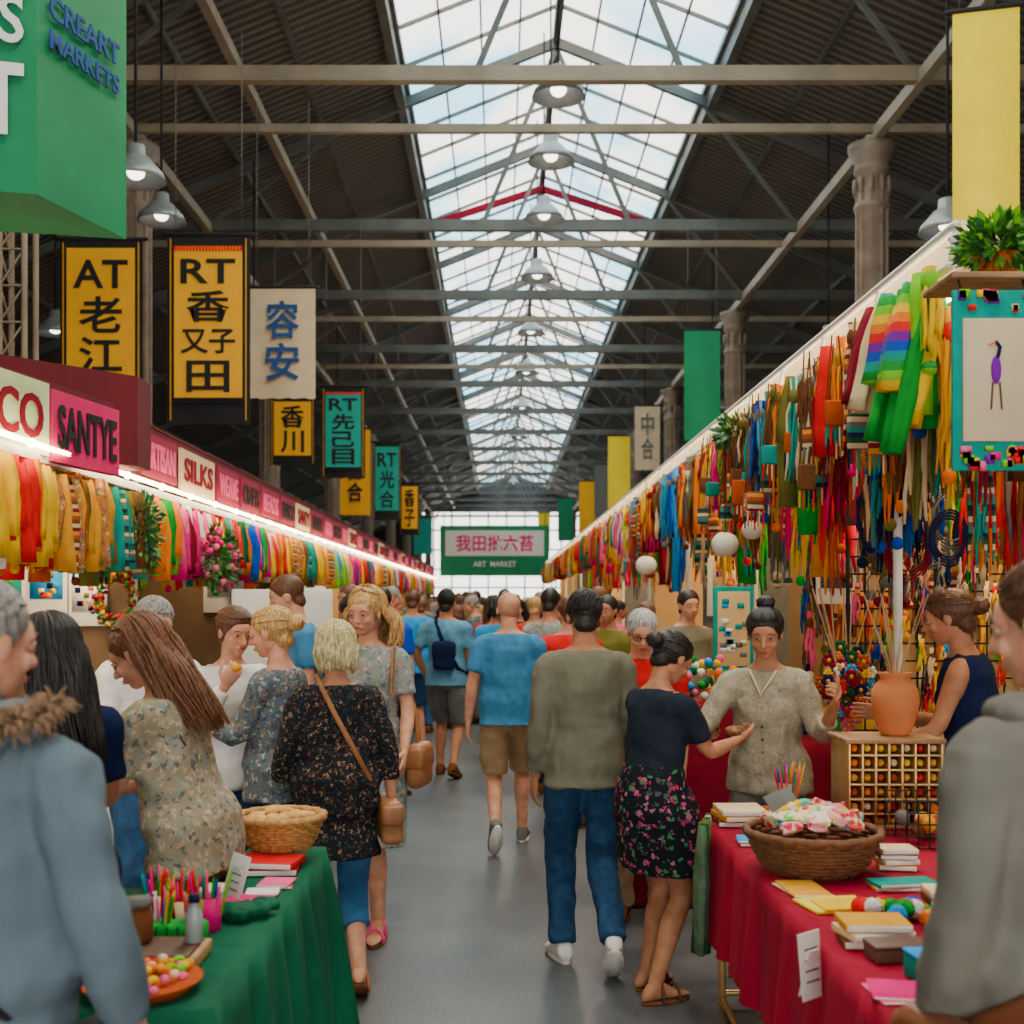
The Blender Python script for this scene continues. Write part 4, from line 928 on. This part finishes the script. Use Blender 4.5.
    if kind in ('pants', 'shorts', 'capri'):
        ze = {'pants': .07, 'shorts': .5, 'capri': .3}[kind]; ps = legsc(ze, .012 if kind == 'shorts' else .0, .062 if kind == 'pants' else .06)
        ps.append(torso([t for t in tab if t[0] < 1.02], (.01, .01))); mb.add(remesh(ps, vox * .85, 2, dsp), bottom)
    elif kind in ('skirt', 'dress'):
        hz = hem or .45; kc = (lg[-1][1] + lg[1][1]) / 2; z0 = 1.06; c0 = bend((0, -.005, z0))
        rings = []
        for j in range(12):
            t = j / 11; z = c0.z + (hz - c0.z) * t; w = .13 * B + .06 * smst(t * 2.6) + .025 * t; d = .1 * B + .05 * smst(t * 2.6) + .035 * t
            rings.append((Vector((kc.x * t, c0.y * (1 - smst(t * 2)) + kc.y * t * .8 - .008, z)), Vector((w, 0, 0)), Vector((0, d, 0))))
        mb.add(remesh([loft(rings, 40, lambda a, t: 1 + .05 * t * math.sin(7 * a) + .03 * t * math.sin(11 * a + 1)), torso([t for t in tab if t[0] < 1.1], (.022, .022))], vox * .85, 2, (dsp[0] * .5, dsp[1])), bottom)
    ad = .018 if female else .02
    th = tophem if kind != 'dress' else .98
    lo = .016 if kind in ('pants', 'shorts', 'capri') else 0
    lowr = [(th, max(.172, tab[1][1] + .004), .122, -.01)] if th < .84 or lo else []
    sh = [torso(lowr + [t for t in tab if t[0] > th + .01][:-1], (ad, ad), lo)]
    if neck == 'high': sh.append(tube([bend((0, -.015, 1.4)), bend((0, -.01, 1.5))], [.085, .07], 14, False))
    sh += [ell(bend((s * .06, .066, 1.265)), (.072, .062, .068), 12, 8) for s in (-1, 1)] + [ell(bend((0, .06, 1.26)), (.07, .055, .06), 12, 8)] if female else []
    if sleeve != 'none':
        for s in (-1, 1):
            S, ua, E, fa, W = arms[s]; k = .93 if female else 1.05
            pts = [S + Vector((-s * .045, 0, .012)), S + ua * .02, S + ua * .12]; rr = [.056 * k, .066 * k, .063 * k]
            if sleeve == 'short': pts.append(S + ua * .2); rr.append(.062 * k)
            else:
                pts += [E - ua * .03, E + fa * .03, E + fa * .13]; rr += [.055 * k, .055 * k, .05 * k]
                if sleeve == 'long': pts.append(W - fa * .015); rr.append(.04 * k)
            sh.append(tube(pts, rr, 14, False)); sh.append(ell(S + ua * .01, (.058 * k, .058 * k, .058 * k), 12, 8))
    else:
        for s in (-1, 1): sh.append(tube([bend((s * .1, .05, 1.36)), bend((s * .1, 0, 1.42)), bend((s * .1, -.06, 1.37))], .03, 8))
    mb.add(remesh(sh, vox * .85, 2, dsp), top)
    for s, hk, pn in ((-1, handL, palmL), (1, handR, palmR)):
        S, ua, E, fa, W = arms[s]; y = fa; z = -(Vector(pn) if pn else Vector((-s, 0, 0)) + Vector((0, .15, 0)))
        z = (z - y * z.dot(y)).normalized(); x = y.cross(z); k = .93 if female else 1.02
        M = Matrix((x, y, z)).transposed().to_4x4(); M.translation = W + fa * .01
        M = M @ Matrix.Diagonal((k if s < 0 else -k, k, k, 1)); mb.add(xf(HANDS[(hk, lod)], M), sm)
    C = bend((0, .0, 1.5)); Mh = Matrix.Translation(C) @ Matrix.Rotation(math.radians(hy), 4, 'Z') @ Matrix.Rotation(-math.radians(hp), 4, 'X') @ Matrix.Translation((0, .022, .098)) @ Matrix.Diagonal((1.02 if female else 1.04, 1.02, .98 if female else 1.02, 1))
    mb.add(xf(HEAD[lod], Mh), sm); hm = HR[hair]
    for s in (-1, 1):
        mb.add(xf(ell((s * .031, .0705, .001), (.0115, .0125, .008), 12, 9), Mh), eyew); mb.add(xf(ell((s * .031, .0805, .0005), (.0054, .0038, .0054), 10, 6), Mh), iris)
        mb.add(xf(tube([(s * .015, .0845, .021), (s * .032, .0855, .0265), (s * .049, .075, .022)], [.0022, .003, .0015], 6, flat=.8), Mh), HR['brown'] if hair in ('blonde', 'pale', 'grey', 'white') else hm)
        if lod == 0:
            mb.add(xf(tube([(s * .018, .079, .0045), (s * .031, .0845, .0095), (s * .046, .073, .005)], .0034, 5), Mh), sm)
            mb.add(xf(tube([(s * .018, .081, .002), (s * .031, .0865, .006), (s * .046, .075, .003)], .001, 4), Mh), iris)
            mb.add(xf(tube([(s * .019, .079, -.004), (s * .031, .0825, -.0085), (s * .045, .073, -.003)], .0026, 5), Mh), sm)
    mb.add(xf(ell((0, .0865, -.0585), (.021, .0048, .0036), 10, 6), Mh), lips); mb.add(xf(ell((0, .0865, -.066), (.018, .0052, .0045), 10, 6), Mh), lips)
    for hpart in hair_parts(hstyle, lod, int(X * 100 + Y * 10)): mb.add(xf(hpart, Mh), hm)
    if extra: extra(mb, bend, arms, Mh, lg)
    s = H / 1.71
    o = mb.build(name, (X, Y, 0), math.radians(yaw)); o.scale = (s, s, s); return o

tan_l = plain('tan_leather', (.38, .15, .05), .5, 0, .2, 12, .2); navy = F['navy']
def strap(mb, bend, side, mt, w=.016, zlow=.88, dp=.14, front=True):
    s = side; back = [(-s * .09, -.02, 1.475), (-s * .075, -.1, 1.42), (-s * .02, -dp, 1.3), (s * .06, -dp, 1.15), (s * .14, -dp * .8, 1.0), (s * .2, -.02, zlow)]
    mb.add(tube([bend(p) for p in back], w, 6, flat=.35, ref=(1, 0, .6)), mt)
    if front: mb.add(tube([bend((x, -y + (.03 if 1.1 < z < 1.4 else 0), z)) for x, y, z in back], w, 6, flat=.35, ref=(1, 0, .6)), mt)
def bag(mb, c, size, mt, rz=0):
    mb.add(remesh([rbox(c, size, .03, rz, 3)], .009, 3, (.01, .06)), mt); mb.add(rbox((c[0], c[1], c[2] + size[2] * .18), (size[0] * 1.04, size[1] * 1.06, size[2] * .5), .02, rz), mt)
parka = plain('parka_blue_grey', (.13, .18, .22), .8, 0, .1, 6, .15, fold=.7); fur = plain('fur_trim', (.3, .18, .1), .9, 0, .4, 60, .3); denim = plain('denim', (.022, .075, .17), .85, 0, .3, 20, .3, fold=.6)
def ex_parka(mb, bend, arms, Mh, lg):
    mb.add(remesh([ell(bend((0, -.1, 1.41)), (.17, .08, .07)), ell(bend((0, -.16, 1.35)), (.13, .06, .1)), ell(bend((-.13, -.02, 1.45)), (.07, .08, .05)), ell(bend((.13, -.02, 1.45)), (.07, .08, .05))], .012, 3, (.02, .08)), parka)
    for i in range(1300):
        a = U(-.3, math.pi + .3); c = bend((.2 * math.cos(a), -.03 - .15 * math.sin(a), 1.475 - .03 * math.sin(a))); d = Vector((U(-1, 1), U(-1, .6), U(-.6, 1))).normalized() * U(.03, .055)
        mb.add(tube([c, c + d * .6, c + d + Vector((0, 0, -.01))], [.005, .004, .001], 4, False), fur)
    strap(mb, bend, 1, black, .02, .85, .2)
    bag(mb, (.27, -.02, .8), (.1, .26, .2), black)
person('man_in_parka', -.995, 2.25, -20, 1.68, 'light', 'grey', 'short', parka, F['grey'], F['brown'], sleeve='long', bulk=1.25, hy=-15, hp=6, armR=((.36, -.1, -1), (.1, .35, -1)), armL=((-.3, 0, -1), (0, .5, -1)), extra=ex_parka, tophem=.7, neck='high', wide=1.22)
hood = plain('hoodie_grey', (.19, .18, .15), .85, 0, .1, 6, .15, fold=.7)
bl = plain('brown_leather', (.2, .06, .022), .45)
def ex_hood(mb, bend, arms, Mh, lg):
    mb.add(remesh([ell(bend((0, -.1, 1.41)), (.15, .06, .06)), ell(bend((0, -.13, 1.34)), (.12, .045, .11)), ell(bend((-.1, 0, 1.44)), (.06, .08, .04)), ell(bend((.1, 0, 1.44)), (.06, .08, .04))], .012, 4, (.02, .07)), hood)
    strap(mb, bend, -1, bl, .024, .9, .2)
    bag(mb, (-.25, -.02, .8), (.08, .26, .24), bl)
person('man_in_hoodie', 1.02, 2.16, 16, 1.72, 'light', 'brown', 'short', hood, denim, F['brown'], sleeve='long', bulk=1.15, hy=25, hp=8, armL=((-.16, -.05, -1), (-.0, .4, -1)), armR=((.2, .0, -1), (0, .4, -1)), extra=ex_hood, tophem=.76, neck='high')
pat_sand = floral('print_sand', (.32, .26, .17), [(.52, .44, .3), (.11, .12, .11), (.25, .3, .29), (.55, .36, .22)], 55, .5)
person('woman_with_long_hair', -.98, 3.85, 76, 1.62, 'light', 'auburn', 'long', pat_sand, F['brown'], F['brown'], True, hp=30, hy=4, lean=14, armR=((.1, .35, -.9), (-.2, .9, -.2)), armL=((-.1, .3, -.9), (.2, .9, -.2)), handL='grip', handR='grip', bulk=1.25)
person('woman_in_navy_top', -1.32, 3.55, 30, 1.6, 'tan', 'black', 'long', navy, F['grey'], F['brown'], True, hp=15, hy=25, sleeve='short', armR=((.1, .3, -.9), (-.1, .9, -.2)))
person('man_in_white_shirt', -1.56, 5.35, -150, 1.66, 'light', 'grey', 'short', F['white'], denim, F['brown'], hp=18, hy=10, armR=((.1, .3, -.9), (-.1, .9, .1)), armL=((-.1, .3, -.9), (.1, .9, .1)))
def ex_snack(mb, bend, arms, Mh, lg):
    S, ua, E, fa, W = arms[1]; mb.add(ell(W + fa * .1 + Vector((0, .02, .01)), (.025, .02, .02), 10, 7), F['gold'])
person('woman_eating_snack', -1.23, 5.5, -150, 1.62, 'light', 'brown', 'lowbun', F['white'], denim, F['brown'], True, hp=14, hy=8, sleeve='long', armR=((.15, .5, -.85), (-.35, .45, .8)), armL=((-.1, .3, -.9), (.2, .9, .2)), handR='grip', palmR=(-.2, -1, 0), extra=ex_snack)
pat_grey = floral('print_grey_blue', (.12, .15, .17), [(.42, .41, .34), (.32, .2, .12), (.05, .08, .12)], 55, .5)
person('woman_with_low_bun', -.96, 5.2, 72, 1.62, 'light', 'blonde', 'lowbun', pat_grey, F['navy'], F['brown'], True, kind='pants', hp=12, hy=4, bulk=1.25, sleeve='elbow', armR=((.12, .25, -.9), (-.2, .9, .25)), armL=((-.1, .35, -.9), (.1, .9, .4)), handL='grip', handR='grip')
pat_dark = floral('print_dark', (.012, .014, .019), [(.09, .08, .08), (.32, .2, .11), (.15, .06, .035), (.035, .045, .06)], 55, .42)
def ex_bag(mb, bend, arms, Mh, lg):
    strap(mb, bend, 1, tan_l, .012, .9, .155, False); bag(mb, (.24, -.05, .8), (.1, .26, .2), tan_l)
person('woman_with_shoulder_bag', -.69, 5.05, 14, 1.55, 'light', 'pale', 'bob', pat_dark, plain('capri_blue', (.04, .15, .32), .85, fold=.5), tan_l, True, kind='capri', hp=10, hy=6, bulk=1.3, sleeve='elbow', tophem=.64, sandals=True,
       armR=((.3, -.1, -.95), (.1, .2, -1)), armL=((-.3, -.05, -.95), (-.1, .5, -.8)), footL=(-.09, .12, 0, 0), footR=(.09, -.14, .05, 28), extra=ex_bag)
pat_dress = floral('print_pale_dress', (.3, .33, .31), [(.55, .52, .43), (.16, .21, .24), (.55, .27, .2), (.26, .32, .19)], 50, .5)
def ex_bag2(mb, bend, arms, Mh, lg):
    mb.add(tube([bend((-.15, .1, 1.2)), bend((-.15, .05, 1.42)), bend((-.15, -.05, 1.42)), bend((-.24, -.03, 1.1)), bend((-.26, 0, .95))], .01, 6), tan_l)
    bag(mb, (-.27, 0, .84), (.09, .22, .22), tan_l)
person('woman_in_pale_dress', -.66, 6.0, 168, 1.7, 'light', 'blonde', 'curly', pat_dress, pat_dress, F['pink'], True, kind='dress', hem=.46, hp=8, hy=-8, sandals=True, bulk=1.12, sleeve='short',
       armL=((-.22, .12, -.95), (-.1, .6, -.7)), armR=((.15, .1, -1), (-.1, .5, -.8)), footL=(-.1, .14, 0, 0), footR=(.1, -.12, .04, 20), extra=ex_bag2)
shirtb = plain('chambray_blue', (.06, .25, .48), .85, 0, .1, 20, .2, fold=.6); khaki = plain('khaki', (.42, .28, .15), .85, 0, .1, 20, .2, fold=.6)
person('man_in_blue_shirt', .06, 8.0, 2, 1.71, 'light', 'brown', 'bald', shirtb, khaki, F['grey'], kind='shorts', bulk=1.15, hp=6, footL=(-.1, -.28, .12, 55), footR=(.1, .22, 0, 0), armL=((-.25, -.15, -1), (-.1, .1, -1)), armR=((.25, .15, -1), (.1, .4, -.9)))
def ex_back(mb, bend, arms, Mh, lg): strap(mb, bend, 1, navy, .02, .95, .15); bag(mb, (.02, -.17, 1.12), (.2, .1, .26), navy)
person('man_with_sling_bag', -.5, 11.2, -12, 1.74, 'tan', 'black', 'short', plain('shirt_pale_blue', (.12, .34, .5), .85, fold=.5), F['grey'], F['brown'], kind='shorts', extra=ex_back, footL=(-.1, .15, 0, 0), footR=(.1, -.15, .04, 20), armL=((-.4, .1, -.9), (.2, .5, -.8)))
olive = plain('sweater_olive_grey', (.185, .175, .12), .9, 0, .05, 25, .25, fold=.7)
person('man_in_grey_sweater', .39, 5.45, 6, 1.69, 'tan', 'black', 'short', olive, denim, F['white'], sleeve='long', hp=14, hy=-8, lean=2, footL=(-.1, .05, 0, 0), footR=(.07, -.3, .1, 42), armL=((-.16, -.1, -1), (-.06, .25, -1)), armR=((.16, .1, -1), (.05, .5, -.9)), tophem=.82, wide=.95)
pat_flor = floral('print_dark_floral', (.01, .012, .018), [(.55, .04, .14), (.06, .26, .1), (.5, .17, .25), (.1, .1, .12)], 36, .42)
def ex_item(mb, bend, arms, Mh, lg):
    c = (arms[1][4] + arms[-1][4]) / 2 + Vector((0, .11, .03)); mb.add(remesh([ell(c, (.05, .03, .025)), ell(c + Vector((.03, .02, .01)), (.03, .03, .02))], .006, 1, (.012, .02)), tan_l)
topn = plain('top_dark_slate', (.014, .022, .034), .85, 0, .1, 20, .2, fold=.6)
person('woman_in_floral_dress', .63, 5.0, -55, 1.53, 'tan', 'black', 'lowbun', topn, pat_flor, darkwood, True, kind='dress', hem=.58, hp=32, hy=-4, lean=6, sandals=True, bulk=1.15, sleeve='short',
       armR=((.12, .5, -.85), (-.2, .95, .15)), armL=((-.1, .5, -.8), (.2, .95, .1)), handL='grip', handR='grip', palmL=(.5, 0, .8), palmR=(-.5, 0, .8), extra=ex_item, footL=(-.09, .05, 0, 0), footR=(.09, -.06, 0, 0))
def ex_gl(mb, bend, arms, Mh, lg):
    for s in (-1, 1):
        mb.add(xf(tube([(s * .032 + .019 * math.cos(a), .092, .001 + .015 * math.sin(a)) for a in np.linspace(0, 6.28, 16)], .002, 5, False), Mh), black); mb.add(xf(tube([(s * .05, .09, .004), (s * .076, .0, .004)], .002, 5), Mh), black)
    mb.add(xf(tube([(-.013, .093, .004), (.013, .093, .004)], .002, 5), Mh), black)
person('man_in_red_polo', .73, 6.2, 168, 1.6, 'light', 'white', 'short', F['red'], khaki, F['brown'], hp=20, hy=10, bulk=1.1, extra=ex_gl)
pat_v = floral('print_taupe', (.38, .34, .23), [(.5, .45, .32), (.24, .21, .14), (.54, .5, .39)], 75, .4)
def ex_v(mb, bend, arms, Mh, lg):
    S, ua, E, fa, W = arms[-1]; mb.add(tube([W + fa * .08 + Vector((0, 0, -.05)), W + fa * .08 + Vector((0, 0, .08))], .008, 8), wood)
    for k in range(4): mb.add(ell(bend((0, .122, 1.0 + k * .06)), (.007, .007, .007), 8, 6), F['brown'])
    mb.add(tube([bend((.06, .07, 1.43)), bend((.0, .135, 1.33)), bend((-.06, .07, 1.43))], .006, 6), F['cream'])
person('stall_vendor', 1.2, 5.35, 156, 1.62, 'tan', 'black', 'bun', pat_v, F['grey'], F['brown'], True, hp=14, hy=8, lean=8, sleeve='elbow', bulk=1.12, armR=((.4, .35, -.8), (.3, .95, -.02)), armL=((-.35, .1, -.9), (-.3, .65, .6)), handR='open', handL='grip', palmR=(0, .2, 1), palmL=(.8, 0, .2), extra=ex_v)
person('woman_in_tank_top', 2.0, 5.0, 62, 1.7, 'tan', 'brown', 'lowbun', navy, denim, F['brown'], True, sleeve='none', hp=14, lean=8, armL=((-.2, .3, -.9), (.1, .7, -.2)), armR=((.1, .4, -.9), (0, .9, .1)))
plaid = bands('plaid_shirt', [(.04, .06, .12), (.4, .42, .42), (.05, .1, .2), (.3, .06, .05)], 22)
tops = [F[k] for k in ('white', 'navy', 'sky', 'blue', 'grey', 'red', 'teal', 'cream', 'navy', 'pink', 'navy', 'olive')] + [shirtb, olive, pat_grey, pat_dark, pat_dress, plaid]
placed = [(-.95, 2.25), (.08, 8), (-.5, 11.2), (.4, 5.4), (-.62, 6), (.8, 6.3), (-1.2, 5.6), (-1.62, 5.3), (.64, 5), (1.2, 5.35), (1.42, 7.1), (-1.55, 8.5), (1, 6.6)]
fixed = [(.5, 8.7, 10), (.85, 9.4, 175), (.68, 10.6, 20), (1.45, 9.3, 200), (-.95, 9.6, 5), (-1.25, 7.3, 120), (-1.3, 10.5, 150), (.36, 12.5, 0), (-.95, 13, 20), (.95, 12, -10), (-1.0, 8.0, 185), (1.3, 10.8, 190), (-.1, 14.5, 0), (.25, 16, 180), (-.55, 15.4, 10), (-.3, 17.5, 0), (.1, 19, 180), (-.05, 12.4, 5), (.55, 13.6, 185), (-1.5, 12.2, 160), (.0, 16.8, 175), (.6, 17.6, 0), (-.75, 17.2, 180), (-.4, 20.5, 10)]
k = 0
for i in range(420):
    if i < len(fixed): x, y, yw = fixed[i]
    else:
        y = 10 + 36 * R() ** 1.1; x = U(-1.65, 1.45); yw = random.choice((U(-30, 30), U(150, 210), U(-100, -60), U(60, 100)))
        if y < 14 and -.75 < x < .35: continue
        if any((x - a) ** 2 + (y - b) ** 2 < .2 for a, b in placed): continue
    placed.append((x, y)); fe = R() < .5; k += 1
    if k > 120: break
    st = (random.random() - .5) * .3
    person('shopper', x, y, yw, U(1.56, 1.7) if fe else U(1.66, 1.84), random.choice(('light', 'light', 'tan')), random.choice(('brown', 'black', 'blonde', 'auburn', 'grey', 'brown', 'black')), random.choice(('bob', 'long', 'lowbun')) if fe else 'short',
           random.choice(tops), random.choice((denim, khaki, F['grey'], black, F['navy'])), random.choice((F['brown'], F['grey'], black)), fe, kind=random.choice(('pants', 'shorts', 'pants', 'skirt' if fe else 'pants')), lod=1,
           hp=U(0, 20), hy=U(-30, 30), footL=(-.1, st, 0, 0), footR=(.1, -st, .0, 0), bulk=U(1, 1.2))

# ------------------------------------------------------------------ lights
w = bpy.data.worlds.new('sky'); bpy.context.scene.world = w; w.use_nodes = True
nt = w.node_tree; bg = nt.nodes['Background']; bg.inputs[0].default_value = (1, .945, .87, 1); bg.inputs[1].default_value = 3.9
for y in (5, 8, 12, 17, 24, 33):
    L = 2.6 if y < 14 else 5
    area('stall_fill_light', (-2.9, y, 2.4 if y < 9 else 2.86), .3, L, 60 if y < 14 else 110, (1, .76, .44)); area('stall_fill_light', (2.4, y if y > 5 else 5.9, 3.0), .5, L, 80 if y < 14 else 130, (1, .74, .42))  # added fill lamps inside the stalls, on top of the glowing strips

# ------------------------------------------------------------------ camera
cd = bpy.data.cameras.new('camera'); cam = bpy.data.objects.new('camera', cd); col.objects.link(cam)
cam.location = (0, 0, 1.65); cam.rotation_euler = (math.pi / 2, 0, 0)
cd.sensor_width = 36; cd.lens = 36 * 1200 / 1024; cd.shift_y = 88 / 1024; cd.shift_x = 12 / 1024
cd.dof.use_dof = True; cd.dof.focus_distance = 5.6; cd.dof.aperture_fstop = 3.2; cd.clip_end = 300
bpy.context.scene.camera = cam
